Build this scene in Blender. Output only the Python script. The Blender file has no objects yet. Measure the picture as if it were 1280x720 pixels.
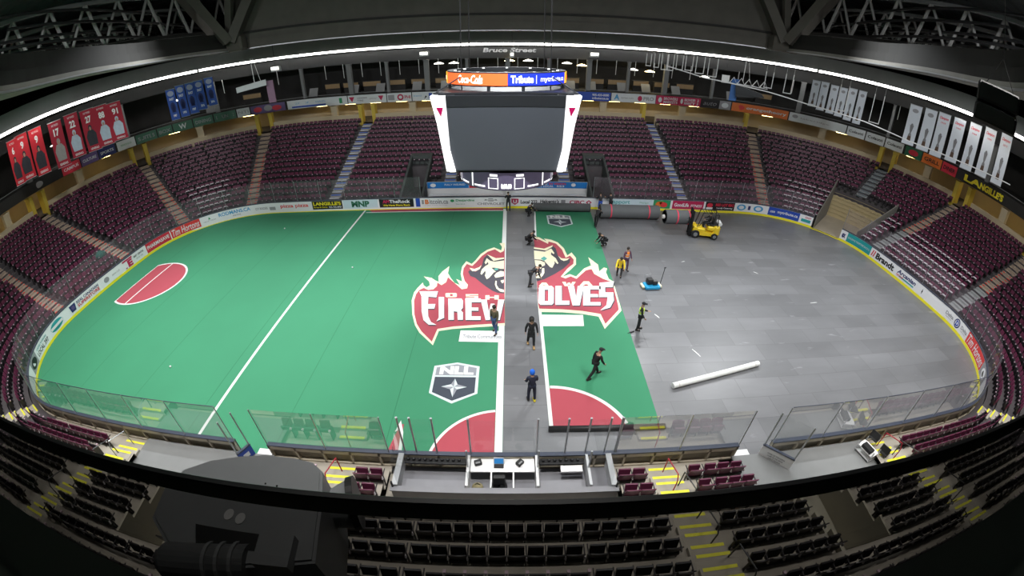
import bpy, bmesh, math, random
from mathutils import Vector, Matrix
random.seed(7)
scene = bpy.context.scene
COL = scene.collection

# ================= camera, world, light, exposure =================
cam_data = bpy.data.cameras.new('camera')
cam = bpy.data.objects.new('camera', cam_data); COL.objects.link(cam)
scene.camera = cam
CAM_POS = Vector((0.2899, -21.4928, 13.3025)); PITCH, YAW, ROLL = .5632, .0053, .0032
cam.location = CAM_POS
cam.rotation_mode = 'QUATERNION'
cam.rotation_quaternion = (Matrix.Rotation(-YAW, 3, 'Z') @ Matrix.Rotation(math.pi/2-PITCH, 3, 'X') @ Matrix.Rotation(ROLL, 3, 'Z')).to_quaternion()
cam_data.type = 'PANO'                      # the photograph was taken with a wide fisheye lens
cam_data.sensor_width = 36.0; cam_data.sensor_height = 20.25
cam_data.clip_start = .02; cam_data.clip_end = 300
cy = cam_data.cycles if hasattr(cam_data, 'cycles') and hasattr(cam_data.cycles, 'panorama_type') else cam_data
cy.panorama_type = 'FISHEYE_LENS_POLYNOMIAL'
cy.fisheye_fov = math.radians(178)
LENS = (6.868492366e-02, 5.699372503e-04, -1.303116680e-04, 4.386779743e-06)
cy.fisheye_polynomial_k0 = 0.0
cy.fisheye_polynomial_k1, cy.fisheye_polynomial_k2, cy.fisheye_polynomial_k3, cy.fisheye_polynomial_k4 = [-k for k in LENS]

def project(P):
    """where a point falls on the 1280x720 frame"""
    v = cam.rotation_quaternion.to_matrix().transposed() @ (Vector(P)-CAM_POS)
    th = math.atan2(math.hypot(v.x, v.y), -v.z); h = math.hypot(v.x, v.y) or 1e-9
    r = th/1.2
    for _ in range(12):
        mm = r*18
        r -= (LENS[0]*mm+LENS[1]*mm**2+LENS[2]*mm**3+LENS[3]*mm**4-th)/(18*(LENS[0]+2*LENS[1]*mm+3*LENS[2]*mm**2+4*LENS[3]*mm**3))
    return 640+640*r*v.x/h, 360-640*r*v.y/h

world = bpy.data.worlds.new('arena_air'); scene.world = world
world.use_nodes = True
world.node_tree.nodes['Background'].inputs[0].default_value = (.75, .85, 1, 1)
world.node_tree.nodes['Background'].inputs[1].default_value = .035
vs = scene.view_settings
vs.view_transform = 'Standard'; vs.look = 'None'; vs.gamma = 1.0; vs.use_curve_mapping = False; vs.exposure = 0.0
scene.display_settings.display_device = 'sRGB'

def area(name, loc, power, sx, sy, color=(1, 1, 1), aim=None, spread=180):
    d = bpy.data.lights.new(name, 'AREA'); d.shape = 'RECTANGLE'; d.size = sx; d.size_y = sy
    d.energy = power; d.color = color; d.spread = math.radians(spread)
    o = bpy.data.objects.new(name, d); COL.objects.link(o); o.location = loc
    t = Vector(aim if aim else (loc[0], loc[1], 0))-Vector(loc)
    o.rotation_mode = 'QUATERNION'; o.rotation_quaternion = t.to_track_quat('-Z', 'Y')
    return o
for lx in (-23, -11.5, 0, 11.5, 23):        # the arena's sports lights, hung in the roof over both sides of the rink
    area('sports_light', (lx, -10.5, 20.5), 1250, 3.0, 1.2, (.96, .985, 1), aim=(lx*1.12, 4.5, 0), spread=124)
    area('sports_light', (lx, 10.5, 20.5), 900, 3.0, 1.2, (.96, .985, 1), aim=(lx*1.05, -4.0, 0), spread=80)
    area('house_light', (lx, -15.5, 20.5), 520, 2.0, 1.0, (1, .97, .93), aim=(lx, -13.6, 0), spread=88)

# ================= helpers =================
MATS = {}
def mat(name, col, rough=.6, var=.12, scale=6., metal=0., emit=0., coat=0., spec=.5, detail=3.):
    """procedural material: a base colour broken up by noise"""
    if name in MATS: return MATS[name]
    m = bpy.data.materials.new(name); m.use_nodes = True; MATS[name] = m
    nt = m.node_tree; n = nt.nodes; b = n['Principled BSDF']
    tc = n.new('ShaderNodeTexCoord'); nz = n.new('ShaderNodeTexNoise')
    nz.inputs['Scale'].default_value = scale; nz.inputs['Detail'].default_value = detail
    nt.links.new(tc.outputs['Object'], nz.inputs['Vector'])
    mx = n.new('ShaderNodeMix'); mx.data_type = 'RGBA'
    lo = [max(0, c*(1-var)) for c in col]; hi = [min(1, c*(1+var)) for c in col]
    mx.inputs[6].default_value = (*lo, 1); mx.inputs[7].default_value = (*hi, 1)
    nt.links.new(nz.outputs[0], mx.inputs[0]); nt.links.new(mx.outputs[2], b.inputs['Base Color'])
    b.inputs['Roughness'].default_value = rough; b.inputs['Metallic'].default_value = metal
    b.inputs['Specular IOR Level'].default_value = spec
    if emit:
        nt.links.new(mx.outputs[2], b.inputs['Emission Color']); b.inputs['Emission Strength'].default_value = emit
    if coat: b.inputs['Coat Weight'].default_value = coat
    return m
def glass_mat(name, tint, gloss=.06, haze=.0, hcol=(.8, .85, .9)):
    m = bpy.data.materials.new(name); m.use_nodes = True; MATS[name] = m
    nt = m.node_tree; n = nt.nodes; n.remove(n['Principled BSDF']); out = n['Material Output']
    tr = n.new('ShaderNodeBsdfTransparent'); tr.inputs[0].default_value = (*tint, 1)
    gl = n.new('ShaderNodeBsdfGlossy'); gl.inputs['Roughness'].default_value = .03
    df = n.new('ShaderNodeBsdfDiffuse'); df.inputs[0].default_value = (*hcol, 1)  # diffuse share paints a pale reflected haze into the panes
    lw = n.new('ShaderNodeLayerWeight'); lw.inputs[0].default_value = .25
    mp = n.new('ShaderNodeMath'); mp.operation = 'MULTIPLY_ADD'; mp.inputs[1].default_value = .35; mp.inputs[2].default_value = gloss
    nt.links.new(lw.outputs['Fresnel'], mp.inputs[0])
    m1 = n.new('ShaderNodeMixShader'); m2 = n.new('ShaderNodeMixShader')
    nt.links.new(mp.outputs[0], m1.inputs[0]); nt.links.new(tr.outputs[0], m1.inputs[1]); nt.links.new(gl.outputs[0], m1.inputs[2])
    nz = n.new('ShaderNodeTexNoise'); nz.inputs['Scale'].default_value = .8
    tc = n.new('ShaderNodeTexCoord'); nt.links.new(tc.outputs['Object'], nz.inputs['Vector'])
    mh = n.new('ShaderNodeMath'); mh.operation = 'MULTIPLY'; mh.inputs[1].default_value = haze*2
    nt.links.new(nz.outputs[0], mh.inputs[0]); nt.links.new(mh.outputs[0], m2.inputs[0])
    nt.links.new(m1.outputs[0], m2.inputs[1]); nt.links.new(df.outputs[0], m2.inputs[2])
    nt.links.new(m2.outputs[0], out.inputs[0])
    return m

class MB:
    """collects shapes; build() links them as ONE mesh object"""
    def __init__(s): s.v = []; s.f = []; s.m = []
    def add(s, vs, fs, mi=0):
        k = len(s.v); s.v += [tuple(v) for v in vs]; s.f += [tuple(i+k for i in f) for f in fs]; s.m += [mi]*len(fs); return s
    def box(s, c, d, M=None, mi=0, bev=0.):
        x, y, z = d[0]/2, d[1]/2, d[2]/2
        if bev:
            b = min(bev, x*.9, y*.9, z*.9)
            ring = lambda zz, i: [(-x+i, -y+b, zz), (-x+b, -y+i, zz), (x-b, -y+i, zz), (x-i, -y+b, zz), (x-i, y-b, zz), (x-b, y-i, zz), (-x+b, y-i, zz), (-x+i, y-b, zz)]
            vs = ring(-z, b*.7)+ring(-z+b, 0)+ring(z-b, 0)+ring(z, b*.7)
            fs = [tuple(range(7, -1, -1)), tuple(range(24, 32))]
            for r in range(3):
                for q in range(8): fs.append((r*8+q, r*8+(q+1) % 8, r*8+8+(q+1) % 8, r*8+8+q))
        else:
            vs = [(-x, -y, -z), (x, -y, -z), (x, y, -z), (-x, y, -z), (-x, -y, z), (x, -y, z), (x, y, z), (-x, y, z)]
            fs = [(3, 2, 1, 0), (4, 5, 6, 7), (0, 1, 5, 4), (1, 2, 6, 5), (2, 3, 7, 6), (3, 0, 4, 7)]
        c = Vector(c)
        vs = [(M @ Vector(v) if M else Vector(v))+c for v in vs]
        return s.add(vs, fs, mi)
    def hexa(s, p, mi=0):
        return s.add(p, [(3, 2, 1, 0), (4, 5, 6, 7), (0, 1, 5, 4), (1, 2, 6, 5), (2, 3, 7, 6), (3, 0, 4, 7)], mi)
    def quad(s, a, b, c, d, mi=0): return s.add([a, b, c, d], [(0, 1, 2, 3)], mi)
    def poly(s, pts, mi=0): return s.add(pts, [tuple(range(len(pts)))], mi)
    def prism(s, pts, z0, z1, mi=0):
        n = len(pts); ar = sum(pts[i][0]*pts[(i+1) % n][1]-pts[(i+1) % n][0]*pts[i][1] for i in range(n))
        if ar < 0: pts = pts[::-1]
        vs = [(p[0], p[1], z0) for p in pts]+[(p[0], p[1], z1) for p in pts]
        return s.add(vs, [tuple(range(n-1, -1, -1)), tuple(range(n, 2*n))]+[(i, (i+1) % n, n+(i+1) % n, n+i) for i in range(n)], mi)
    def tube(s, pts, r, n=8, mi=0, cap=True):
        """round bar along a list of points; r may be one radius or one per point"""
        pts = [Vector(p) for p in pts]; k = len(s.v); L = len(pts)
        rr = r if isinstance(r, (list, tuple)) else [r]*L
        up = None
        for i, p in enumerate(pts):
            d = (pts[min(i+1, L-1)]-pts[max(i-1, 0)]).normalized()
            if up is None or abs(up.dot(d)) > .95: up = Vector((0, 0, 1)) if abs(d.z) < .9 else Vector((1, 0, 0))
            a = d.cross(up).normalized(); b = a.cross(d).normalized(); up = b
            for q in range(n):
                t = 2*math.pi*q/n; s.v.append(tuple(p+(a*math.cos(t)+b*math.sin(t))*rr[i]))
        for i in range(L-1):
            for q in range(n):
                s.f.append((k+i*n+q, k+i*n+(q+1) % n, k+(i+1)*n+(q+1) % n, k+(i+1)*n+q)); s.m.append(mi)
        if cap:
            s.f.append(tuple(k+q for q in range(n-1, -1, -1))); s.m.append(mi)
            s.f.append(tuple(k+(L-1)*n+q for q in range(n))); s.m.append(mi)
        return s
    def bar(s, p0, p1, w, h, mi=0):
        """square bar from p0 to p1, w across (horizontal), h high"""
        p0, p1 = Vector(p0), Vector(p1); d = (p1-p0).normalized()
        up = Vector((0, 0, 1)) if abs(d.z) < .95 else Vector((0, 1, 0))
        a = d.cross(up).normalized()*w/2; b = a.cross(d).normalized()*h/2
        return s.hexa([p0-a-b, p0+a-b, p1+a-b, p1-a-b, p0-a+b, p0+a+b, p1+a+b, p1-a+b], mi)
    def lathe(s, prof, n=24, c=(0, 0, 0), M=None, mi=0):
        k = len(s.v); c = Vector(c)
        for (r, z) in prof:
            for q in range(n):
                t = 2*math.pi*q/n; v = Vector((r*math.cos(t), r*math.sin(t), z)); s.v.append(tuple((M @ v if M else v)+c))
        for i in range(len(prof)-1):
            for q in range(n): s.f.append((k+i*n+q, k+i*n+(q+1) % n, k+(i+1)*n+(q+1) % n, k+(i+1)*n+q)); s.m.append(mi)
        return s
    def ball(s, c, r, sx=1, sy=1, sz=1, n=12, M=None, mi=0):
        prof = [(r*math.sin(math.pi*i/(n//2+2)), -r*math.cos(math.pi*i/(n//2+2))) for i in range(n//2+3)]
        S = Matrix.Diagonal((sx, sy, sz))
        return s.lathe([(max(a, 1e-4), z) for a, z in prof], n, c, (M @ S) if M else S, mi)
    def strip(s, fa, fb, ss, mi=0):
        """ribbon of quads between two curves"""
        A = [fa(q) for q in ss]; B = [fb(q) for q in ss]; n = len(ss)
        return s.add(A+B, [(i, i+1, n+i+1, n+i) for i in range(n-1)], mi)
    def build(s, name, m, parent=None, smooth_=False):
        me = bpy.data.meshes.new(name); me.from_pydata(s.v, [], s.f)
        for x in (m if isinstance(m, (list, tuple)) else [m]): me.materials.append(x)
        if isinstance(m, (list, tuple)): me.polygons.foreach_set('material_index', s.m)
        if smooth_: me.polygons.foreach_set('use_smooth', [True]*len(me.polygons))
        me.update()
        o = bpy.data.objects.new(name, me); COL.objects.link(o)
        if parent: o.parent = parent; o.matrix_parent_inverse = Matrix.Identity(4)
        return o
def tag(o, label, cat, group=None, kind=None):
    o['label'] = label; o['category'] = cat
    if group: o['group'] = group
    if kind: o['kind'] = kind
    return o
def thing(name, label, cat, loc=(0, 0, 0), rz=0., group=None):
    o = bpy.data.objects.new(name, None); COL.objects.link(o); o.location = loc; o.rotation_euler = (0, 0, rz); o.empty_display_size = .2
    return tag(o, label, cat, group)
def dup(root, loc=None, rot=None):
    r = root.copy(); COL.objects.link(r)
    if loc is not None: r.location = loc
    if rot is not None: r.rotation_euler = rot
    for ch in list(root.children):
        c = ch.copy(); COL.objects.link(c); c.parent = r
        for g in list(ch.children):
            d = g.copy(); COL.objects.link(d); d.parent = c
    return r
def frange(a, b, step):
    n = max(1, int(math.ceil(abs(b-a)/step))); return [a+(b-a)*i/n for i in range(n+1)]

# lettering: flat outlines of the characters, stretched into a box and laid on a surface
_TX = {}
def letters(txt, bold=.02, shear=0.):
    k = (txt, bold, shear)
    if k not in _TX:
        c = bpy.data.curves.new('lettering', 'FONT'); c.body = txt; c.offset = bold; c.shear = shear; c.resolution_u = 3
        o = bpy.data.objects.new('lettering', c); COL.objects.link(o)
        dg = bpy.context.evaluated_depsgraph_get()
        me = bpy.data.meshes.new_from_object(o.evaluated_get(dg))
        vs = [(v.co.x, v.co.y) for v in me.vertices]; fs = [tuple(p.vertices) for p in me.polygons]
        bpy.data.objects.remove(o); bpy.data.curves.remove(c); bpy.data.meshes.remove(me)
        x0 = min(v[0] for v in vs); x1 = max(v[0] for v in vs); y0 = min(v[1] for v in vs); y1 = max(v[1] for v in vs)
        _TX[k] = ([((x-x0)/(x1-x0), (y-y0)/(y1-y0)) for x, y in vs], fs)
    return _TX[k]
def put_text(mb, txt, fn, u0, u1, v0, v1, mi=0, bold=.02, shear=0.):
    """fn(u, v) -> point in the place"""
    vs, fs = letters(txt, bold, shear)
    mb.add([fn(u0+(u1-u0)*u, v0+(v1-v0)*v) for u, v in vs], fs, mi)

# ---- plan of the building: the rink outline and the rings that follow it ----
RA, RB, RR = 30.48, 12.95, 8.53
L1 = RA-RR; LA = RR*math.pi/2; L2 = 2*(RB-RR); HALF = 2*L1+2*LA+L2
def outline(s):
    """Point on the inside face of the boards at station s (0 = far centre) and the outward normal."""
    sg = 1 if s >= 0 else -1
    t = abs(s)
    if t <= L1: x, y, nx, ny = t, RB, 0., 1.
    elif t <= L1+LA:
        q = (t-L1)/RR; nx, ny = math.sin(q), math.cos(q); x, y = L1+RR*nx, RB-RR+RR*ny
    elif t <= L1+LA+L2: x, y, nx, ny = RA, RB-RR-(t-L1-LA), 1., 0.
    elif t <= L1+2*LA+L2:
        q = (t-L1-LA-L2)/RR; nx, ny = math.cos(q), -math.sin(q); x, y = L1+RR*nx, -(RB-RR)+RR*ny
    else: x, y, nx, ny = HALF-t, -RB, 0., -1.
    return sg*x, y, sg*nx, ny
def smooth(x):
    x = min(1., max(0., x)); return x*x*(3-2*x)
def zone(s):
    """weights of the far side, the ends and the near side at station s"""
    t = abs(s)
    e = smooth((t-L1)/LA); n = smooth((t-L1-LA-L2)/LA)
    return 1-e, e*(1-n), n
def mixz(s, f, e, n):
    w = zone(s); return w[0]*f+w[1]*e+w[2]*n
def tread(s): return mixz(s, .86, .66, .78)
def rise(s): return mixz(s, .323, .30, .34)
def back_off(i, s): return 1.1+tread(s)*i
def row_z(i, s): return .5+rise(s)*i
def edge_off(i, s): return back_off(i, s)-tread(s)+.12      # front edge of row i
def at(s, off, z):
    x, y, nx, ny = outline(s); return (x+nx*off, y+ny*off, z)
NROWS = 16
def top_off(s): return edge_off(NROWS, s)
def rib_off(s): return top_off(s)+1.1
def rib_z(s): return mixz(s, 7.72, 7.45, 7.45)
def lip_off(s): return mixz(s, 17.2, 11.6, 11.6)
def cove_off(s): return mixz(s, 16.3, 5.6, 5.6)
# ---- crest on the playing surface, traced in metres on the floor ----
CREST = {
 'OUT_L': [(-0.11,5.78),(-0.5,5.69),(-0.29,5.08),(-0.35,4.56),(-0.63,4.79),(-0.87,5.02),(-1.37,4.62),(-1.78,3.96),(-2.09,3.01),(-2.29,2.56),(-2.69,2.94),(-2.9,2.22),(-2.9,1.27),(-2.7,0.27),(-3.12,0.6),(-2.79,-0.15),(-3.16,0.12),(-3.48,0.71),(-3.74,1.32),(-3.77,2.27),(-4.15,1.55),(-4.32,0.94),(-4.19,0.25),(-4.44,0.43),(-4.72,0.73),(-5.27,0.92),(-4.81,0.28),(-4.69,-0.15),(-4.85,-0.4),(-5.09,-0.17),(-5.2,0.17),(-5.42,-0.46),(-5.54,-0.97),(-5.51,-1.84),(-5.18,-3.26),(-4.84,-4.23),(-4.48,-4.87),(-3.6,-5.87),(-3.46,-4.71),(-2.72,-4.52),(-1.51,-4.36),(0.01,-4.2)],
 'RED_L': [(-0.1,5.13),(-0.17,4.42),(-0.4,4.17),(-0.8,4.7),(-1.29,4.34),(-1.67,3.69),(-2.01,2.76),(-2.23,2.26),(-2.62,2.56),(-2.78,1.97),(-2.76,1.23),(-2.55,0.34),(-2.31,-0.09),(-2.32,-0.5),(-2.64,-0.62),(-3.05,-0.04),(-3.4,0.43),(-3.68,0.82),(-3.71,0.21),(-3.96,-0.15),(-4.27,0.17),(-4.23,-0.25),(-4.39,-0.62),(-4.71,-0.7),(-5.03,-0.46),(-5.26,-0.71),(-5.37,-1.16),(-5.36,-1.87),(-5.07,-3.22),(-4.76,-4.11),(-4.39,-4.75),(-3.7,-5.59),(-3.56,-4.53),(-2.75,-4.31),(-1.52,-4.14),(0.0,-3.98)],
 'DARK_L': [[(-1.32,3.84),(-1.07,3.64),(-0.78,3.2),(-0.13,3.23),(-0.07,-1.09),(-0.45,-1.02),(-0.78,-0.78),(-1.19,-0.3),(-1.54,0.17),(-1.93,0.74),(-2.25,0.95),(-2.43,1.5),(-2.36,1.72),(-1.95,1.5),(-1.71,1.85),(-1.59,2.21),(-1.57,2.58),(-1.52,3.35)]],
 'FACE_L': [[(-0.12,3.01),(-0.77,2.82),(-1.05,2.96),(-1.32,3.35),(-1.43,2.72),(-1.34,2.47),(-1.22,2.82),(-1.15,2.49),(-1.37,2.21),(-1.57,1.76),(-1.61,1.24),(-1.53,1.09),(-1.33,1.63),(-1.28,1.33),(-1.31,0.99),(-1.18,0.55),(-1.02,0.74),(-0.76,1.4),(-0.63,1.48),(-0.94,1.99),(-0.79,2.03),(-0.54,1.96),(-0.34,1.85),(-0.11,1.85)],[(-0.11,1.5),(-0.33,1.59),(-0.59,1.33),(-0.72,0.99),(-0.63,0.72),(-0.4,0.8),(-0.1,0.92)],[(-1.32,3.91),(-0.69,3.34),(-0.13,3.42),(-0.13,3.25),(-0.75,2.98),(-0.82,2.93),(-1.17,3.62)],[(-2.4,2.01),(-2.06,1.85),(-1.76,2.08),(-1.62,2.37),(-1.7,1.84),(-1.95,1.57),(-2.17,1.57)],[(-0.62,0.37),(-0.54,0.33),(-0.53,-0.15),(-0.39,-0.53),(-0.08,-0.68),(-0.07,-0.95),(-0.32,-0.87),(-0.54,-0.53),(-0.64,-0.07)],[(-0.31,0.37),(-0.09,0.49),(-0.09,0.17),(-0.2,0.05)]],
 'EYE_L': [[(-0.78,1.85),(-0.56,1.99),(-0.47,1.76),(-0.66,1.63)]],
 'SPON_L': [(-2.31,-4.64),(-0.17,-4.66),(-0.16,-5.59),(-2.32,-5.55)],
 'OUT_R': [(2.1,7.0),(2.53,6.7),(2.99,6.06),(2.84,6.53),(3.39,6.33),(3.82,5.9),(4.18,4.91),(4.29,3.81),(4.66,4.28),(4.86,3.45),(4.73,2.49),(4.27,1.8),(3.62,0.87),(4.14,1.21),(4.51,0.91),(5.19,1.96),(5.74,2.38),(5.75,3.58),(6.25,2.5),(6.16,1.59),(6.58,2.11),(6.78,1.98),(6.59,1.48),(6.61,0.63),(6.83,0.32),(6.67,-2.46),(6.63,-2.88),(5.33,-4.55),(5.19,-3.44),(4.31,-3.18),(3.2,-3.01),(1.92,-2.96),(1.88,-2.44)],
 'RED_R': [(2.09,6.58),(2.5,6.32),(3.08,5.61),(3.15,6.01),(3.67,5.67),(4.01,4.72),(4.13,3.44),(4.48,3.77),(4.66,3.2),(4.56,2.6),(4.06,1.91),(3.51,0.87),(3.79,0.66),(4.16,0.93),(4.5,0.62),(5.26,1.69),(5.69,1.88),(5.75,1.26),(6.23,0.63),(6.75,0.22),(6.55,-2.37),(6.49,-2.79),(5.45,-4.11),(5.35,-3.19),(4.35,-2.89),(3.23,-2.72),(1.93,-2.65),(1.89,-2.19)],
 'DARK_R': [[(1.99,4.78),(2.83,4.5),(3.4,5.26),(3.57,4.91),(3.62,3.78),(3.76,3.14),(3.99,2.99),(4.44,3.31),(4.32,2.73),(3.82,1.93),(3.12,1.17),(2.42,0.54),(1.95,0.29),(1.93,1.45)]],
 'FACE_R': [[(1.98,4.53),(2.74,4.33),(3.25,4.85),(3.41,4.11),(3.33,3.98),(3.2,4.26),(3.14,3.89),(3.43,3.35),(3.54,2.63),(3.45,2.55),(3.29,2.98),(3.28,2.62),(3.06,2.01),(2.92,2.12),(2.62,2.93),(2.41,3.13),(1.94,3.18)],[(1.95,3.06),(2.35,3.01),(2.63,2.72),(2.61,2.37),(2.44,2.2),(2.26,2.32),(2.1,2.15),(1.98,2.2),(1.96,2.62)],[(2.0,5.04),(2.73,4.81),(3.42,5.41),(3.34,5.1),(2.84,4.53),(1.99,4.78)],[(3.64,3.7),(3.83,3.35),(4.18,3.3),(4.4,3.43),(4.2,3.09),(3.94,2.97),(3.75,3.17)],[(2.39,1.95),(2.53,1.95),(2.49,1.34),(2.36,0.97),(2.16,0.7),(1.92,0.69),(1.91,0.91),(2.16,1.05),(2.31,1.31)],[(2.16,2.14),(2.38,2.14),(2.28,1.87)],[(1.92,1.06),(1.93,1.21),(2.2,1.45),(2.22,1.3)]],
 'EYE_R': [[(2.37,3.29),(2.64,3.61),(2.83,3.29),(2.59,2.96)]],
 'SPON_R': [(1.93,-3.22),(4.33,-3.27),(4.24,-4.28),(1.96,-4.26)],
 'BIG': [('L','F',[[(-5.23,-0.87),(-4.07,-0.86),(-4.08,-1.52),(-4.57,-1.45),(-4.46,-2.23),(-4.02,-2.22),(-4.01,-2.69),(-4.38,-2.7),(-4.24,-3.43),(-4.0,-3.95),(-3.66,-4.19),(-4.09,-4.19),(-4.45,-3.78),(-4.7,-2.96),(-4.99,-1.42)]]),('L','I',[[(-3.93,-1.49),(-3.61,-1.49),(-3.33,-3.56),(-3.63,-3.56)],[(-3.63,-3.56),(-3.33,-3.56),(-3.72,-3.87)]]),('L','R',[[(-3.34,-1.64),(-2.56,-1.64),(-2.45,-1.86),(-2.38,-2.6),(-2.47,-2.83),(-2.33,-3.05),(-2.27,-3.73),(-2.56,-3.73),(-2.66,-2.97),(-2.86,-2.93),(-2.77,-3.73),(-3.07,-3.74)]]),('L','E',[[(-2.33,-1.64),(-1.96,-1.63),(-1.8,-3.73),(-2.13,-3.73)],[(-1.96,-1.63),(-1.42,-1.63),(-1.4,-2.01),(-1.93,-2.01)],[(-1.89,-2.55),(-1.5,-2.55),(-1.48,-2.87),(-1.87,-2.87)],[(-1.82,-3.39),(-1.32,-3.39),(-1.3,-3.73),(-1.8,-3.73)]]),('L','W',[[(-1.42,-1.75),(-1.06,-1.75),(-0.89,-2.97),(-0.82,-2.16),(-0.6,-2.16),(-0.47,-2.97),(-0.4,-1.74),(-0.04,-1.74),(-0.27,-3.72),(-0.55,-3.72),(-0.68,-2.97),(-0.76,-3.72),(-1.04,-3.73)]]),('R','O',[[(2.01,-0.48),(2.14,-0.26),(2.42,-0.26),(2.37,-0.69),(2.28,-1.9),(2.27,-2.29),(2.01,-2.29),(1.92,-2.1)],[(2.94,-0.48),(2.84,-0.26),(2.41,-0.26),(2.38,-0.69),(2.59,-0.69),(2.49,-1.91),(2.29,-1.9),(2.26,-2.29),(2.67,-2.29),(2.79,-2.1)]]),('R','L',[[(3.06,-0.26),(3.45,-0.26),(3.24,-2.29),(2.87,-2.29)],[(3.28,-1.87),(3.73,-1.87),(3.68,-2.29),(3.24,-2.29)]]),('R','V',[[(3.83,-0.26),(4.23,-0.26),(4.17,-1.56),(4.45,-0.26),(4.83,-0.26),(4.27,-2.36),(3.86,-2.36)]]),('R','E',[[(4.79,-0.26),(5.23,-0.26),(4.88,-2.36),(4.47,-2.36)],[(5.23,-0.26),(5.9,-0.26),(5.83,-0.64),(5.17,-0.64)],[(5.08,-1.18),(5.56,-1.18),(5.51,-1.5),(5.02,-1.5)],[(4.94,-2.03),(5.57,-2.03),(5.5,-2.37),(4.88,-2.36)]]),('R','S',[[(5.89,0.12),(6.89,0.3),(6.64,-0.39),(6.16,-0.39),(6.05,-0.99),(6.56,-0.99),(6.4,-1.87),(6.03,-2.58),(5.39,-2.86),(5.85,-2.35),(6.1,-1.5),(5.56,-1.5)]])],
 'SMALL': [('L','O',[[(-3.58,-1.11),(-3.5,-1.06),(-3.29,-1.06),(-3.3,-1.15),(-3.26,-1.42),(-3.24,-1.51),(-3.44,-1.51),(-3.53,-1.46)],[(-2.89,-1.11),(-2.98,-1.06),(-3.3,-1.06),(-3.29,-1.15),(-3.13,-1.15),(-3.1,-1.42),(-3.26,-1.42),(-3.25,-1.51),(-2.93,-1.5),(-2.85,-1.46)]]),('L','s',[[(-2.35,-1.18),(-1.6,-1.18),(-1.59,-1.28),(-2.34,-1.28)],[(-2.34,-1.28),(-2.11,-1.28),(-2.1,-1.41),(-2.32,-1.41)],[(-2.33,-1.36),(-1.59,-1.36),(-1.58,-1.45),(-2.32,-1.45)],[(-1.8,-1.45),(-1.58,-1.45),(-1.58,-1.54),(-1.8,-1.54)],[(-2.31,-1.54),(-1.58,-1.53),(-1.57,-1.63),(-2.3,-1.64)]]),('L','H',[[(-1.17,-1.29),(-0.92,-1.29),(-0.9,-1.75),(-1.14,-1.75)],[(-0.63,-1.29),(-0.38,-1.29),(-0.37,-1.74),(-0.62,-1.74)],[(-0.91,-1.46),(-0.63,-1.46),(-0.63,-1.57),(-0.91,-1.57)]]),('R','A',[[(2.25,0.13),(2.52,0.13),(2.68,-0.3),(2.47,-0.3),(2.43,-0.17),(2.3,-0.17),(2.24,-0.3),(2.02,-0.3)]]),('R','W',[[(3.53,0.23),(3.75,0.23),(3.78,-0.08),(3.88,0.13),(4.02,0.13),(4.06,-0.08),(4.17,0.23),(4.39,0.23),(4.15,-0.28),(3.97,-0.28),(3.92,-0.08),(3.83,-0.28),(3.64,-0.28)]]),('R','A',[[(4.9,0.3),(5.24,0.3),(5.4,-0.22),(5.14,-0.22),(5.09,-0.07),(4.93,-0.07),(4.84,-0.22),(4.57,-0.22)]])],
}
# ================= materials =================
def floor_material():
    m = bpy.data.materials.new('ice cover panels'); m.use_nodes = True
    nt = m.node_tree; n = nt.nodes; b = n['Principled BSDF']; L = nt.links.new
    tc = n.new('ShaderNodeTexCoord')
    br = n.new('ShaderNodeTexBrick'); br.inputs['Scale'].default_value = 1; br.inputs['Brick Width'].default_value = 2.44; br.inputs['Row Height'].default_value = 1.22
    br.inputs['Mortar Size'].default_value = .012; br.inputs['Mortar Smooth'].default_value = .3; br.inputs['Bias'].default_value = -.1
    br.inputs['Color1'].default_value = (.132, .134, .141, 1); br.inputs['Color2'].default_value = (.170, .172, .181, 1); br.inputs['Mortar'].default_value = (.10, .10, .105, 1)
    L(tc.outputs['Object'], br.inputs['Vector'])
    n1 = n.new('ShaderNodeTexNoise'); n1.inputs['Scale'].default_value = .22; n1.inputs['Detail'].default_value = 6; n1.inputs['Roughness'].default_value = .6
    n2 = n.new('ShaderNodeTexNoise'); n2.inputs['Scale'].default_value = 1.3; n2.inputs['Detail'].default_value = 5
    mp = n.new('ShaderNodeMapping'); mp.inputs['Scale'].default_value = (.5, 1.6, 1); L(tc.outputs['Object'], mp.inputs[0]); L(mp.outputs[0], n1.inputs['Vector'])
    L(mp.outputs[0], n2.inputs['Vector'])
    r1 = n.new('ShaderNodeMapRange'); r1.inputs[1].default_value = .3; r1.inputs[2].default_value = .7; r1.inputs[3].default_value = .80; r1.inputs[4].default_value = 1.16
    L(n1.outputs[0], r1.inputs[0])
    r2 = n.new('ShaderNodeMapRange'); r2.inputs[1].default_value = .66; r2.inputs[2].default_value = .76; r2.inputs[3].default_value = 0; r2.inputs[4].default_value = .5
    L(n2.outputs[0], r2.inputs[0])
    mu = n.new('ShaderNodeMix'); mu.data_type = 'RGBA'; mu.blend_type = 'MULTIPLY'; mu.inputs[0].default_value = 1
    L(br.outputs[0], mu.inputs[6]); L(r1.outputs[0], mu.inputs[7])
    mx = n.new('ShaderNodeMix'); mx.data_type = 'RGBA'; mx.inputs[7].default_value = (.40, .40, .42, 1)
    L(r2.outputs[0], mx.inputs[0]); L(mu.outputs[2], mx.inputs[6]); L(mx.outputs[2], b.inputs['Base Color'])
    b.inputs['Roughness'].default_value = .36
    return m
M_FLOOR = floor_material()
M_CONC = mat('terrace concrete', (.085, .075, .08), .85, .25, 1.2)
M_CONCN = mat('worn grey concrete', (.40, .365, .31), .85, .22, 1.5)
M_CREAM = mat('cream painted wall', (.55, .45, .30), .7, .08, 1)
M_YEL = mat('yellow-lit pillar paint', (.62, .45, .06), .6, .12, 1)
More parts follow.
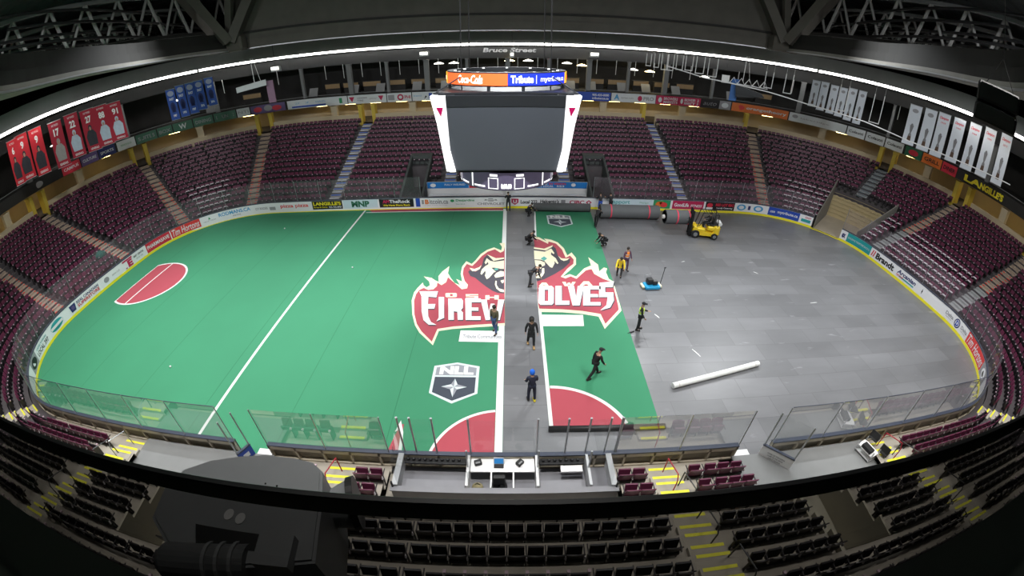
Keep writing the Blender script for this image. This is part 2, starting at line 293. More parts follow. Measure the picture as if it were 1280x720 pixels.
M_YELN = mat('yellow nosing paint', (.85, .82, .04), .5, .1, 8)
M_DARK = mat('dark roof paint', (.022, .021, .02), .8, .3, .8)
M_GIRD = mat('girder grey brown', (.085, .079, .066), .7, .25, .7)
M_FLANGE = mat('girder pale flange', (.20, .195, .175), .6, .2, .9)
M_BAND = mat('bulkhead drywall', (.20, .21, .20), .8, .15, .6)
M_FASC = mat('suite fascia', (.024, .025, .027), .7, .15, .7)
M_BLACK = mat('black enamel', (.008, .008, .009), .5, .2, 3)
M_STEEL = mat('galvanised steel', (.42, .43, .45), .35, .12, 5, metal=.7)
M_WHITE = mat('white laminate', (.80, .80, .80), .45, .05, 2)
M_GREY = mat('mid grey paint', (.22, .225, .23), .6, .1, 2)
M_DECK = mat('grey deck boards', (.21, .215, .215), .7, .12, 1.2)
M_LED = mat('led cove light', (1., .97, .92), .5, .02, 1, emit=10)
M_WARM = mat('warm lamp', (1., .74, .30), .5, .05, 1, emit=15)
M_LAMP = mat('cool lamp', (1., .93, .8), .5, .05, 1, emit=5)
M_GLASS = glass_mat('rink glass', (.94, .955, .955), .03, .03, (.85, .88, .92))
M_GLASSF = glass_mat('rink glass far', (.92, .92, .93), .025, .05, (.95, .80, .90))  # pinkish haze over the far seats is put into this glass colour
M_TINT = glass_mat('tinted balustrade glass', (.175, .172, .168), .012, .0)

def struct(o, label, cat): return tag(o, label, cat, kind='structure')
SS = lambda a, b, st=.6: frange(a, b, st)

# ================= floor and terraces =================
f = MB(); ring = [outline(s) for s in SS(-HALF, HALF, .5)[:-1]]
f.poly([(x+nx*.35, y+ny*.35, 0) for x, y, nx, ny in ring][::-1])
struct(f.build('floor', M_FLOOR), 'grey insulated panels covering the rink ice', 'floor')
gd = MB(); gd.box((0, -22.6, 11.93), (13, 2.8, .14))
struct(gd.build('floor_gondola', mat('gondola floor', (.035, .045, .036), .5, .3, 1.5)), 'dark floor edge of the camera gondola at the bottom corners', 'floor')
g = MB(); g.quad((-95, -95, -.06), (95, -95, -.06), (95, 95, -.06), (-95, 95, -.06))
struct(g.build('floor_base', M_DARK), 'dark building floor under the stands', 'floor')

AISLES = [(-73.8, .62), (-64.0, .7), (-55.0, .6), (-44.3, .6), (-36.5, .6), (-30.4, .6), (-24.65, .6), (-16.4, .6), (-5.45, .6),
          (5.45, .6), (16.6, .6), (24.7, .6), (30.9, .6), (34.9, .6), (44.0, .6), (55.0, .6), (64.0, .7), (73.8, .62)]
def nrows(s): return 12 if abs(s) > 62 else NROWS
def cut(s, i):
    """True where row i has no terrace or seats"""
    t = abs(s)
    if i < 3 and t < 7.6: return True
    if i < 6 and 7.6 <= t < 9.7: return True
    if i < 8 and 29.3 < s < 33.3: return True
    if i < 2 and (64.75 < t < 70.95 or t > 75.62): return True
    if 2 <= i < 6 and 67.9 < t < 70.0: return True
    return False
tr = MB()
st = SS(-HALF, HALF, .4)
for a, b in zip(st[:-1], st[1:]):
    mid = (a+b)/2
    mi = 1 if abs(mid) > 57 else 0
    for i in range(nrows(mid)):
        if cut(mid, i): continue
        zz = [row_z(i, a), row_z(i, b)]; o0 = [edge_off(i, a), edge_off(i, b)]; o1 = [edge_off(i+1, a), edge_off(i+1, b)]
        tr.quad(at(a, o0[0], zz[0]), at(b, o0[1], zz[1]), at(b, o1[1], zz[1]), at(a, o1[0], zz[0]), mi)
        zl = -.05 if i == 0 or cut(mid, i-1) else None
        za, zb = (zl, zl) if zl is not None else (row_z(i-1, a), row_z(i-1, b))
        tr.quad(at(a, o0[0], za), at(b, o0[1], zb), at(b, o0[1], zz[1]), at(a, o0[0], zz[0]), mi)
    # low walkway between the boards and the first row
    if not (29.3 < mid < 33.3): tr.quad(at(a, .12, .3), at(b, .12, .3), at(b, edge_off(0, b), .3), at(a, edge_off(0, a), .3), mi)
    if abs(mid) < 7.6: tr.quad(at(a, .3, .3), at(b, .3, .3), at(b, edge_off(3, b), .3), at(a, edge_off(3, a), .3), 0)
    if abs(mid) > 75.62 or 64.75 < abs(mid) < 70.95: tr.quad(at(a, .1, .3), at(b, .1, .3), at(b, edge_off(2, b), .3), at(a, edge_off(2, a), .3), 1)
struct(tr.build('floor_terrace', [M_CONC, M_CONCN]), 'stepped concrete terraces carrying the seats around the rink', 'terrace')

# aisles: two steps to a row, each with a painted edge
M_AISLE = {'tan': mat('tan stair concrete', (.42, .33, .26), .85, .15, 2), 'pale': mat('pale stair concrete', (.36, .34, .33), .85, .15, 2), 'grey': mat('grey stair concrete', (.30, .31, .31), .85, .2, 2), 'near': M_CONCN}
M_NOSE = {'red': mat('red stair edge', (.75, .07, .05), .5, .1, 6), 'blue': mat('blue stair edge', (.03, .12, .55), .5, .1, 6), 'white': M_WHITE, 'yellow': M_YELN, 'slate': mat('slate stair edge', (.13, .17, .20), .6, .1, 6)}
def fac(s, off):
    t = abs(s); return (RR+off)/RR if L1 < t < L1+LA or t > L1+LA+L2 and t < L1+2*LA+L2 else 1.
for k, (sa, hw) in enumerate(AISLES):
    t = abs(sa)
    kind, noses = ('near', ('yellow', 'yellow')) if t > 50 else ('pale', ('white', 'blue')) if t < 20 else ('tan', ('red', 'red'))
    if sa in (34.9, 44.0): kind = 'grey'
    if sa == 30.9: kind, noses = 'grey', ('slate', 'slate')
    ms = [M_AISLE[kind], M_NOSE[noses[0]], M_NOSE[noses[1]]]
    if kind == 'grey' and sa != 30.9: ms = [M_AISLE['tan'], M_NOSE['red'], M_AISLE['grey']]
    mb = MB()
    for i in range(nrows(sa)):
        if cut(sa, i): continue
        o0, o1, z = edge_off(i, sa), edge_off(i+1, sa), row_z(i, sa)
        w = hw-.04
        for j, (p0, p1, zz) in enumerate(((o0, o0+(o1-o0)*.56, z+.012), (o0+(o1-o0)*.56, o1, z+rise(sa)/2))):
            f2 = fac(sa, p0)
            c = [at(sa-w/f2, p0, 0), at(sa+w/f2, p0, 0), at(sa+w/f2, p1, 0), at(sa-w/f2, p1, 0)]
            low = kind == 'grey' and sa != 30.9 and i < 6
            mb.hexa([(q[0], q[1], z-.02) for q in c]+[(q[0], q[1], zz) for q in c], 2 if low else 0)
            nd = .2 if kind == 'pale' else .085
            e = [at(sa-w*.86/f2, p0-.012, 0), at(sa+w*.86/f2, p0-.012, 0), at(sa+w*.86/f2, p0+nd, 0), at(sa-w*.86/f2, p0+nd, 0)]
            if kind in ('tan', 'grey') and sa != 30.9 and not low:      # short painted dashes at both sides of the stair
                for u0, u1 in ((-.86, -.45), (.45, .86)):
                    e = [at(sa+w*u0/f2, p0-.012, 0), at(sa+w*u1/f2, p0-.012, 0), at(sa+w*u1/f2, p0+.06, 0), at(sa+w*u0/f2, p0+.06, 0)]
                    mb.hexa([(q[0], q[1], zz-.06) for q in e]+[(q[0], q[1], zz+.004) for q in e], 1 if i < 11 else 0)
            elif not low:
                mb.hexa([(q[0], q[1], zz-.05) for q in e]+[(q[0], q[1], zz+.006) for q in e], 1+(j if kind != 'near' else 0))
    side = 'left' if sa < 0 else 'right'
    names = {73.8: 'yellow-edged aisle steps beside the penalty boxes', 64.0: 'yellow-edged aisle steps beyond the grey deck', 55.0: 'yellow-edged aisle steps in the near corner', 44.3: 'tan aisle steps low on the end stand', 44.0: 'grey and tan aisle steps low on the end stand',
             36.5: 'tan aisle steps behind the goal crease', 34.9: 'grey and tan aisle steps past the vehicle tunnel', 30.4: 'tan red-edged steps at the corner of the stand', 30.9: 'slate steps above the vehicle tunnel', 24.65: 'tan red-edged steps on the far stand', 24.7: 'tan red-edged steps on the far stand',
             16.4: 'pale steps with blue and white edges, far stand', 16.6: 'pale steps with blue and white edges, far stand', 5.45: 'pale blue-edged steps next to the scoreboard'}
    struct(mb.build('floor_aisle', ms), names[t]+', '+side+' side', 'aisle')

# ================= concourse, suites and bulkhead rings =================
RG = SS(-57, 57, .8)
cw = MB()
zc = lambda s: row_z(NROWS, s)
cw.strip(lambda s: at(s, top_off(s)-.05, zc(s)), lambda s: at(s, top_off(s)+5, zc(s)), RG)
struct(cw.build('floor_concourse', M_CONC), 'concourse floor behind the top row', 'floor')
def near_aisle(s, d): return any(abs(s-a)*fac(s, top_off(s)) < d for a, _ in AISLES)
pw = MB(); pr = SS(-57, 57, .25)
for a, b in zip(pr[:-1], pr[1:]):
    if near_aisle((a+b)/2, .75): continue
    for o0, o1 in ((0, 0), (.18, .18)):
        pw.quad(at(a, top_off(a)+o0, zc(a)-.3), at(b, top_off(b)+o1, zc(b)-.3), at(b, top_off(b)+o1, zc(b)+.95), at(a, top_off(a)+o0, zc(a)+.95))
    pw.quad(at(a, top_off(a), zc(a)+.95), at(b, top_off(b), zc(b)+.95), at(b, top_off(b)+.18, zc(b)+.95), at(a, top_off(a)+.18, zc(a)+.95))
struct(pw.build('wall_parapet', M_CREAM), 'low cream wall behind the top row of seats', 'wall')
bw = MB(); bw.strip(lambda s: at(s, top_off(s)+5, zc(s)), lambda s: at(s, top_off(s)+5, rib_z(s)), RG)
struct(bw.build('wall_concourse', M_CREAM), 'cream back wall of the concourse', 'wall')
cc = MB(); cc.strip(lambda s: at(s, rib_off(s), rib_z(s)), lambda s: at(s, top_off(s)+5, rib_z(s)), RG); cc.strip(lambda s: at(s, rib_off(s), rib_z(s)+1.0), lambda s: at(s, top_off(s)+8, rib_z(s)+1.0), RG, 1)
struct(cc.build('ceiling_concourse', [M_CREAM, M_DARK]), 'concourse ceiling under the suites', 'ceiling')
def pier(name, s, off, z0, z1, w, d, m, label, cat='pillar'):
    x, y, nx, ny = outline(s)
    mb = MB(); R = Matrix.Rotation(math.atan2(ny, nx)-math.pi/2, 3, 'Z')
    mb.box(at(s, off, (z0+z1)/2), (w, d, z1-z0), R)
    mb.box(at(s, off, z1-.06), (w+.08, d+.08, .12), R)
    return struct(mb.build(name, m), label, cat)
mids = [-50, -40.4, -33.4, -27.5, -20.5, -11, 0, 11, 20.6, 27.8, 32.9, 39.5, 50]
for s in mids: pier('trim_pillar', s, top_off(s)+.45, zc(s)-.5, rib_z(s), .75, .5, M_CREAM, 'cream pillar between the top row and the advertising fascia', 'pillar')
for k, (sa, hw) in enumerate(AISLES):
    if abs(sa) > 50: continue
    for sd in (-1, 1):
        if sd == 1 and abs(sa) < 25 and sa > 0: continue
        s = sa+sd*.8/fac(sa, top_off(sa)); pier('trim_pillar', s, top_off(s)+.4, zc(s)-.4, rib_z(s), .42, .9, M_YEL, 'yellow pillar at the head of an aisle', 'pillar')  # yellow colour carries the warm lamplight on these pillars
def lampbox(s, off, z, l, name, m, label):
    x, y, nx, ny = outline(s); R = Matrix.Rotation(math.atan2(ny, nx)-math.pi/2, 3, 'Z')
    r = thing(name, label, 'lamp', at(s, off, z), 0, 'lamps under the concourse ceiling')
    a = MB(); a.box((0, 0, .05), (l+.1, .3, .06), R); a.build('housing', M_GREY, r)
    b2 = MB(); b2.box((0, 0, 0), (l, .22, .06), R); b2.build('diffuser', m, r)
for s in frange(-54, 54, 3.2):
    if abs(s) < 7: continue
    lampbox(s, top_off(s)+2.2, rib_z(s)-.1, 1.3, 'concourse_lamp', M_WARM, 'warm strip lamp under the concourse ceiling behind the top row')
# suite level
sw = MB(); sw.strip(lambda s: at(s, top_off(s)+7.5, 8.4), lambda s: at(s, top_off(s)+7.5, 14), RG)
struct(sw.build('wall_suites', M_DARK), 'dark back wall of the suite level', 'wall')
fa = MB()
fz0 = lambda s: mixz(s, 12.2, 12.2, 12.2); fz1 = 13.5
fa.strip(lambda s: at(s, lip_off(s)+.5, fz0(s)), lambda s: at(s, lip_off(s)+.35, fz1), RG)
fa.strip(lambda s: at(s, lip_off(s)+.5, fz0(s)), lambda s: at(s, lip_off(s)+7, fz0(s)), RG)
struct(fa.build('wall_fascia', M_FASC), 'grey fascia above the suite openings', 'wall')
ba = MB(); ba.strip(lambda s: at(s, cove_off(s), 13.92), lambda s: at(s, cove_off(s)+.4, 15.3), RG)
ba.strip(lambda s: at(s, cove_off(s), 13.92), lambda s: at(s, lip_off(s)+.5, 13.5), RG, 1)
struct(ba.build('wall_bulkhead', [M_BAND, M_FASC]), 'pale bulkhead band above the light cove', 'wall')
led = thing('cove_light', 'bright white light line running round the hall under the bulkhead', 'light')
for a, b in zip(range(-57, 57, 6), range(-51, 63, 6)):
    mb = MB(); pts = SS(a+.04, b-.04, .7)
    mb.strip(lambda s: at(s, cove_off(s)-.02, 13.70), lambda s: at(s, cove_off(s)-.08, 13.70+mixz(s, .15, .075, .075)), pts)
    mb.strip(lambda s: at(s, cove_off(s)-.08, 13.70+mixz(s, .15, .075, .075)), lambda s: at(s, cove_off(s)+.1, 13.90), pts)
    mb.strip(lambda s: at(s, cove_off(s)+.1, 13.66), lambda s: at(s, cove_off(s)-.02, 13.68), pts)
    mb.build('light_strip', M_LED, led)
lp = MB(); lp.tube([at(s, cove_off(s)-.16, 13.98) for s in SS(-57, 57, 1.2)], .035, 6); lp.build('conduit', M_GREY, led)
# outer walls, roof deck
rd = MB(); rd.strip(lambda s: at(s, cove_off(s)+.4, 15.3), lambda s: at(s, lip_off(s)+16, 15.6), RG)
struct(rd.build('ceiling_ring', M_DARK), 'dark ceiling behind the bulkhead', 'ceiling')
ce = MB()
for k in range(-32, 32):
    y0, y1 = k*2., k*2.+2
    ce.quad((-70, y0, 25.0), (-70, y1-.6, 25.0), (70, y1-.6, 25.0), (70, y0, 25.0)); ce.quad((-70, y1-.6, 25.0), (-70, y1-.3, 25.2), (70, y1-.3, 25.2), (70, y1-.6, 25.0)); ce.quad((-70, y1-.3, 25.2), (-70, y1, 25.0), (70, y1, 25.0), (70, y1-.3, 25.2))
struct(ce.build('ceiling', mat('roof deck', (.26, .28, .29), .7, .2, .5)), 'dark ribbed steel roof deck', 'ceiling')
for nm, pts in (('wall_far', [(-70, 64), (70, 64)]), ('wall_left', [(-70, -64), (-70, 64)]), ('wall_right', [(70, 64), (70, -64)]), ('wall_near', [(70, -64), (-70, -64)])):
    w = MB(); (x0, y0), (x1, y1) = pts; w.quad((x0, y0, -.1), (x1, y1, -.1), (x1, y1, 25.2), (x0, y0, 25.2))
    struct(w.build(nm, M_DARK), 'dark outer wall of the arena', 'wall')
sgn = thing('street_sign', 'grey raised lettering on the fascia above the centre suites', 'sign', (0, RB+lip_off(0)+.3, 13.1))
mb = MB(); put_text(mb, 'Bruce Street', lambda u, v: (-2.9+6.2*u, 0, -.22+.5*v), 0, 1, 0, 1, 0, .03, .15); mb.build('lettering', mat('sign letters', (.32, .33, .35), .5), sgn)
# suite columns, mullions, counters, seats
for k, s in enumerate([-52, -46.5, -41, -35.5, -30.5, -26.6, -22.9, -18.7, -14.1, -9.4, -4.7, 0, 4.7, 9.4, 14.1, 18.7, 22.9, 26.6, 30.5, 35.5, 41, 46.5, 52]):
    pier('trim_column', s, rib_off(s)+1.1, rib_z(s)+1, fz0(s)+.05, .55 if k % 2 else .3, .5, M_GREY, 'grey column at the front of the suites', 'column')
for k, s in enumerate(frange(-33, 33, 2.35)):
    x, y, nx, ny = outline(s); R = Matrix.Rotation(math.atan2(ny, nx)-math.pi/2, 3, 'Z')
    mb = MB(); mb.tube([at(s, rib_off(s)+.9, fz0(s)-1.5), at(s, rib_off(s)+.9, fz0(s)+.1)], .035, 6)
    tag(mb.build('hanging_rod', M_WHITE), 'thin white rod hanging in front of the suites', 'rod', 'white rods hanging in front of the suites')
M_TAN = mat('tan counter front', (.30, .20, .10), .6, .15, 2)
for k, s in enumerate([-25.2, -21.7, -19.3, -16.6, -13.4, -10.7, -7.6, 7.6, 10.6, 13.2, 16.2, 18.9, 21.9, 25.2]):
    x, y, nx, ny = outline(s); R = Matrix.Rotation(math.atan2(ny, nx)-math.pi/2, 3, 'Z')
    r = thing('suite_counter', 'tan-fronted bar counter inside a suite', 'counter', at(s, rib_off(s)+2.9, rib_z(s)+1.03), math.atan2(ny, nx)-math.pi/2, 'tan counters in the suites')
    b1 = MB(); b1.box((0, 0, .62), (1.9 if k % 3 else 2.2, .5, 1.25)); b1.build('counter_base', M_DARK, r)
    b1 = MB(); b1.box((0, -.27, 1.0), (1.9 if k % 3 else 2.2, .05, .55)); b1.build('front_panel', M_TAN, r)
    b1 = MB(); b1.box((0, 0, 1.29), (2.1 if k % 3 else 2.4, .6, .06)); b1.build('counter_top', M_DARK, r)
for k, s in enumerate([-26.9, -22.6, -18.6, -15.3, -10.8, -7.4, 7.4, 9.9, 13.6, 16.6, 20.4, 23.8]):
    r = thing('suite_lectern', 'pale grey slanted stand at the suite front', 'stand', at(s, rib_off(s)+1.85, rib_z(s)+1.03), math.atan2(outline(s)[3], outline(s)[2])-math.pi/2, 'slanted stands along the suite front')
    b1 = MB(); b1.hexa([(-.55, -.5, .06), (.55, -.5, .06), (.55, .3, 1.0), (-.55, .3, 1.0), (-.5, -.4, .06), (.5, -.4, .06), (.5, .4, 1.0), (-.5, .4, 1.0)]); b1.build('slanted_panel', M_GREY, r)
    b1 = MB(); b1.box((0, -.3, .03), (1.1, .5, .06)); b1.box((0, .34, .5), (.08, .06, 1)); b1.build('stand_base', M_DARK, r)
for k, (s, z, m) in enumerate([(-28.2, 10.9, M_LAMP), (-33.5, 10.6, M_LAMP), (-8.2, 11.7, M_LAMP), (-6.4, 11.7, M_LAMP), (0.2, 11.9, M_WARM), (2.4, 11.9, M_LAMP), (7.0, 11.7, M_LAMP), (8.8, 11.5, M_WARM), (15.1, 11.3, M_LAMP), (17.2, 11.2, M_WARM), (22.7, 11.1, M_LAMP)]):
    r = thing('pendant_lamp', 'glowing round pendant lamp hanging inside a suite', 'lamp', at(s, rib_off(s)+2.8, z), 0, 'pendant lamps in the suites')
    b1 = MB(); b1.lathe([(.02, .2), (.3, .12), (.62, 0), (.6, -.03), (.02, -.03)], 16); b1.build('lamp_shade', m, r)
    b1 = MB(); b1.tube([(0, 0, .15), (0, 0, fz0(s)-z+.02)], .015, 5); b1.build('cord', M_BLACK, r)

# ================= roof girder ring and trusses =================
M_WEB = mat('dark girder web', (.014, .0135, .012), .8, .25, .8)
NODE = [(-10, -19), (-19, -10.5), (-24, -1.5), (-27.5, 8), (-27.6, 20.2), (-15, 23.4), (0, 24.4), (15, 23.4), (27.6, 20.2), (27.5, 8), (24, -1.5), (19, -10.5), (10, -19)]
def curve_pts(pts, n=6):
    P = [Vector((x, y, 0)) for x, y in pts]; P = [2*P[0]-P[1]]+P+[2*P[-1]-P[-2]]; out = []
    for i in range(1, len(P)-2):
        for k in range(n):
            t = k/n; a_, b_, c_, d_ = P[i-1:i+3]
            q = .5*((2*b_)+(c_-a_)*t+(2*a_-5*b_+4*c_-d_)*t*t+(3*b_-a_-3*c_+d_)*t**3); out.append((q.x, q.y))
    return out+[pts[-1]]
def girder(pts, name, label, hi):
    pts = curve_pts(pts)
    r = thing(name, label, 'girder', (pts[len(pts)//2][0], pts[len(pts)//2][1], 15)); ox, oy = pts[len(pts)//2]
    def sweep(mb, prof):
        P = [Vector((x-ox, y-oy, 0)) for x, y in pts]; rings = []
        for i, q in enumerate(P):
            d = (P[min(i+1, len(P)-1)]-P[max(i-1, 0)]).normalized(); nrm = Vector((-d.y, d.x, 0))
            rings.append([q+nrm*o+Vector((0, 0, z)) for o, z in prof])
        n = len(prof)
        mb.add([v for rg in rings for v in rg], [(i*n+j, i*n+(j+1) % n, (i+1)*n+(j+1) % n, (i+1)*n+j) for i in range(len(P)-1) for j in range(n)])
        mb.poly(rings[0]); mb.poly(rings[-1][::-1])
    a = MB(); sweep(a, [(-.5, 0), (.5, 0), (.5, .34), (-.5, .34)]); a.build('bottom_flange', M_FLANGE if hi < 3 else M_GIRD, r)
    a = MB(); sweep(a, [(-.42, .34), (.42, .34), (.42, .95), (-.42, .95)]); a.build('bottom_chord', M_WEB if hi < 3 else M_GIRD, r)
    b1 = MB(); sweep(b1, [(-.25, .85), (.25, .85), (.25, hi), (-.25, hi)]); b1.build('web', M_WEB if hi < 3 else M_GIRD, r)
    c = MB(); sweep(c, [(.5, .02), (.58, .02), (.58, .1), (.5, .1)]); sweep(c, [(-.58, .02), (-.5, .02), (-.5, .1), (-.58, .1)]); c.build('conduit', M_STEEL, r)
    if hi >= 3:
        e = MB(); sweep(e, [(-.45, 1.55), (.45, 1.55), (.45, 1.75), (-.45, 1.75)]); e.build('stiffener', M_DARK, r)
    return r
girder(NODE[4:9], 'roof_girder', 'broad dark roof girder crossing the hall beyond the scoreboard', 5.2)
girder(NODE[0:5], 'roof_girder', 'curved roof girder with pale lower edge over the left stand', 1.75)
girder(NODE[8:13], 'roof_girder', 'curved roof girder with pale lower edge over the right stand', 1.75)
for sx in (-1, 1):
    r = thing('roof_strut', 'splayed pair of dark roof struts meeting on the girder at its '+('left' if sx < 0 else 'right')+' node', 'strut', (sx*27.0, 19.3, 15))
    a = MB(); a.box((0, 0, .7), (3.0, 1.3, 1.5), bev=.2); a.build('node_plate', M_GIRD, r)
    a = MB(); a.bar((sx*.3, -.6, .9), (sx*3.1, -4.2, 7.6), 2.6, .9); a.build('strut', M_GIRD, r)
    a = MB(); a.bar((-sx*.4, -.3, .9), (-sx*3.9, .9, 7.2), 1.9, .9); a.build('strut', M_GIRD, r)
    a = MB(); a.bar((0, -.2, .9), (-sx*1.6, -1.2, 7.4), .7, .5); a.build('brace', M_GIRD, r)
M_TRUSS = mat('pale truss steel', (.33, .33, .32), .5, .2, 1.5)
def truss(x, y0, y1, zb, zt, nb, label):
    r = thing('roof_truss', label, 'truss', (x, (y0+y1)/2, zb)); L = y1-y0; h = zt-zb
    a = MB(); a.bar((0, -L/2, 0), (0, L/2, 0), .35, .3); a.build('bottom_chord', M_DARK, r)
    a = MB(); a.bar((0, -L/2, h), (0, L/2, h), .35, .3); a.build('top_chord', M_GREY, r)
    for k in range(nb):
        ya, yb = -L/2+L*k/nb, -L/2+L*(k+1)/nb; ym = (ya+yb)/2
        a = MB(); a.tube([(0, ya, 0), (0, ym, h)], .13, 6); a.build('web_diagonal', M_TRUSS, r)
        a = MB(); a.tube([(0, ym, h), (0, yb, 0)], .16, 6); a.build('web_diagonal', M_TRUSS, r)
    return r
for sx, sd in ((-1, 'left'), (1, 'right')):
    for k, (x, w) in enumerate(((31, 'nearest the rink'), (37, 'in the middle of its three'), (44, 'furthest out'))):
        truss(sx*x, -16, 26, 17.4+k*.5, 21.2, 11, 'pale webbed roof truss over the '+sd+' stand, '+w)
    cwk = thing('catwalk', 'black maintenance catwalk in the roof above the '+sd+' stand', 'catwalk', (sx*34, 4, 18))
    a = MB(); a.box((0, 0, 0), (1.1, 40, .08)); a.build('deck', M_BLACK, cwk)
    for q in (-.55, .55):
        a = MB()
        for zz in (.5, 1.05): a.tube([(q, -20, zz), (q, 20, zz)], .035, 6)
        for yy in range(-20, 21, 2): a.tube([(q, yy, 0), (q, yy, 1.05)], .03, 5)
        a.build('handrail', M_BLACK, cwk)
    for x_, yy, zz in ((28.6, -9, 17.7), (28.9, -5, 18.6), (29.3, -2, 19.3), (28.5, 3, 20.3), (29.0, 6, 17.9), (29.5, 10, 18.9)):
        mb = MB(); mb.tube([(sx*x_, yy-14, zz+1.4), (sx*(x_+.5), yy, zz), (sx*(x_+4), yy+14, zz-.6)], .12, 7)
        tag(mb.build('sprinkler_pipe', M_BLACK), 'black pipe crossing under the roof over the '+sd+' stand', 'pipe', 'black roof pipes over the '+sd+' stand')
# ================= rink boards, glass and advertising =================
NG0, NG1 = HALF-10.2, HALF-8.75           # open player gates on the near side
TG0, TG1 = 29.15, 31.95                   # open vehicle gate
def open_at(s): return TG0 < s < TG1 or NG0 < abs(s) < NG1
boards = thing('rink_boards', 'white dasher boards with advertising, yellow kick plate and glass around the rink', 'rink boards')
spans = [(-HALF, -NG1), (-NG0, TG0), (TG1, NG0), (NG1, HALF)]
M_FACE = mat('white board facing', (.84, .84, .86), .35, .03, 1)
M_KICK = mat('yellow kick plate', (.90, .80, .03), .45, .06, 2)
M_CAP = mat('dark cap rail', (.05, .06, .09), .4, .1, 3)
M_FRAME = mat('weathered board framing', (.46, .41, .32), .7, .2, 1.5)
M_FRAMED = mat('board backing', (.27, .245, .20), .8, .2, 1.5)
a = MB(); k = MB(); c = MB(); fr = MB()
for s0, s1 in spans:
    ss = SS(s0, s1, .5)
    a.strip(lambda s: at(s, 0, .05), lambda s: at(s, 0, 1.06), ss)
    kh = lambda s: .08 if -30 < s < -.2 else .2      # the turf's underlay hides most of it on the far left
    k.strip(lambda s: at(s, -.012, .0), lambda s: at(s, -.012, kh(s)), ss); k.strip(lambda s: at(s, -.012, kh(s)), lambda s: at(s, .0, kh(s)+.005), ss)
    for p, q in (((-.02, 1.05), (-.02, 1.11)), ((-.02, 1.11), (.14, 1.11)), ((.14, 1.11), (.14, 1.05)), ((.14, 1.05), (-.02, 1.05))):
        c.strip(lambda s, p=p: at(s, *p), lambda s, q=q: at(s, *q), ss)
    fr.strip(lambda s: at(s, .03, 0), lambda s: at(s, .03, 1.05), ss, 1)
    for z0, z1 in ((.30, .38), (.88, 1.04)):
        for p, q in (((.14, z0), (.14, z1)), ((.03, z1), (.14, z1)), ((.03, z0), (.14, z0))):
            fr.strip(lambda s, p=p: at(s, *p), lambda s, q=q: at(s, *q), ss)
    for s in SS(s0+.05, s1-.05, 1.22):
        x, y, nx, ny = outline(s); fr.box(at(s, .085, .55), (.07, .11, 1.06), Matrix.Rotation(math.atan2(ny, nx)-math.pi/2, 3, 'Z'))
a.build('facing', M_FACE, boards); k.build('kick_plate', M_KICK, boards); c.build('cap_rail', M_CAP, boards); fr.build('framing', [M_FRAME, M_FRAMED], boards)
GT = 2.98
gl = []
for s0, s1, far in ((-NG0, -7.7, 1), (7.7, TG0, 1), (TG1, NG0, 1), (NG1, HALF-4.0, 0), (-HALF+4.0, -NG1, 0)):
    ss = SS(s0, s1, 2.44)
    for p, q in zip(ss[:-1], ss[1:]):
        m_ = (p+q)/2; far_ = abs(m_) < 60
        b1 = MB(); ar = SS(p+.03, q-.03, .6)
        b1.strip(lambda s: at(s, .05, 1.11), lambda s: at(s, .05, GT), ar); b1.build('glass_pane', M_GLASSF if far_ else M_GLASS, boards)
    for s in ss:
        b1 = MB(); b1.tube([at(s, .075, 1.08), at(s, .075, GT+.02)], .022, 6); b1.build('glass_post', M_STEEL, boards)
for s0, s1 in ((-NG0, -56), (56, NG0)):
    b1 = MB(); b1.tube([at(s, .05, GT) for s in SS(s0, s1, .8)], .018, 5); b1.build('glass_top_trim', M_CAP, boards)
col = lambda n, r, g_, b_, **k: mat(n, (r, g_, b_), .45, .04, 2, **k)
A_RED = col('ad red', .62, .03, .06); A_RED2 = col('ad scarlet', .72, .05, .05); A_BLK = col('ad black', .012, .012, .014); A_BLUE = col('ad blue', .02, .07, .42); A_NAVY = col('ad navy', .02, .03, .14)
A_TEAL = col('ad teal', .02, .33, .34); A_GRN = col('ad green', .03, .30, .12); A_WHT = col('ad white', .78, .78, .8); A_YEL = col('ad yellow', .85, .72, .03); A_ORG = col('ad orange', .75, .18, .03)
A_GRY = col('ad grey', .30, .30, .32); A_ICE = col('ad pale blue', .60, .72, .78); A_DGRN = col('ad dark green', .02, .13, .07); A_MAG = col('ad crimson', .5, .02, .09); A_PUR = col('ad purple', .12, .08, .22); A_CYAN = col('ad sky blue', .05, .33, .62)
def ad_on(parent, s0, s1, bg, items, off, z0, z1, name='advertising_panel'):
    """a printed panel following the boards or fascia; items: ('t', text, mat, u0,u1,v0,v1[,bold,shear]) / ('p', [(u,v)...], mat) / ('o', u,v,ru,rv, mat)"""
    zf = z0 if callable(z0) else (lambda s: z0); hh = z1
    of = off if callable(off) else (lambda s: off)
    fn = lambda d: (lambda u, v: at(s0+(s1-s0)*u, of(s0+(s1-s0)*u)-d, zf(s0+(s1-s0)*u)+hh*v))
    b1 = MB(); F = fn(.012); n = max(1, int(abs(s1-s0)/.5)+1)
    b1.add([F(i/n, v) for i in range(n+1) for v in (0, 1)], [(2*i, 2*i+2, 2*i+3, 2*i+1) for i in range(n)])
    P = b1.build(name, bg or A_WHT, parent)
    groups = {}
    for it in items: groups.setdefault(it[5] if it[0] == 'o' else it[2], []).append(it)
    lay = .02
    for m, its in groups.items():
        b2 = MB(); G = fn(lay); lay += .006
        for it in its:
            if it[0] == 't':
                u0, u1, v0, v1 = it[3:7]; put_text(b2, it[1], G, u0, u1, v0, v1, 0, it[7] if len(it) > 7 else .025, it[8] if len(it) > 8 else 0)
            elif it[0] == 'p': b2.poly([G(u, v) for u, v in it[1]])
            else:
                u, v, ru, rv = it[1:5]; b2.poly([G(u+ru*math.cos(t*math.pi/10), v+rv*math.sin(t*math.pi/10)) for t in range(20)])
        b2.build('lettering', m, P)
    return P
T = lambda *q: ('t',)+q
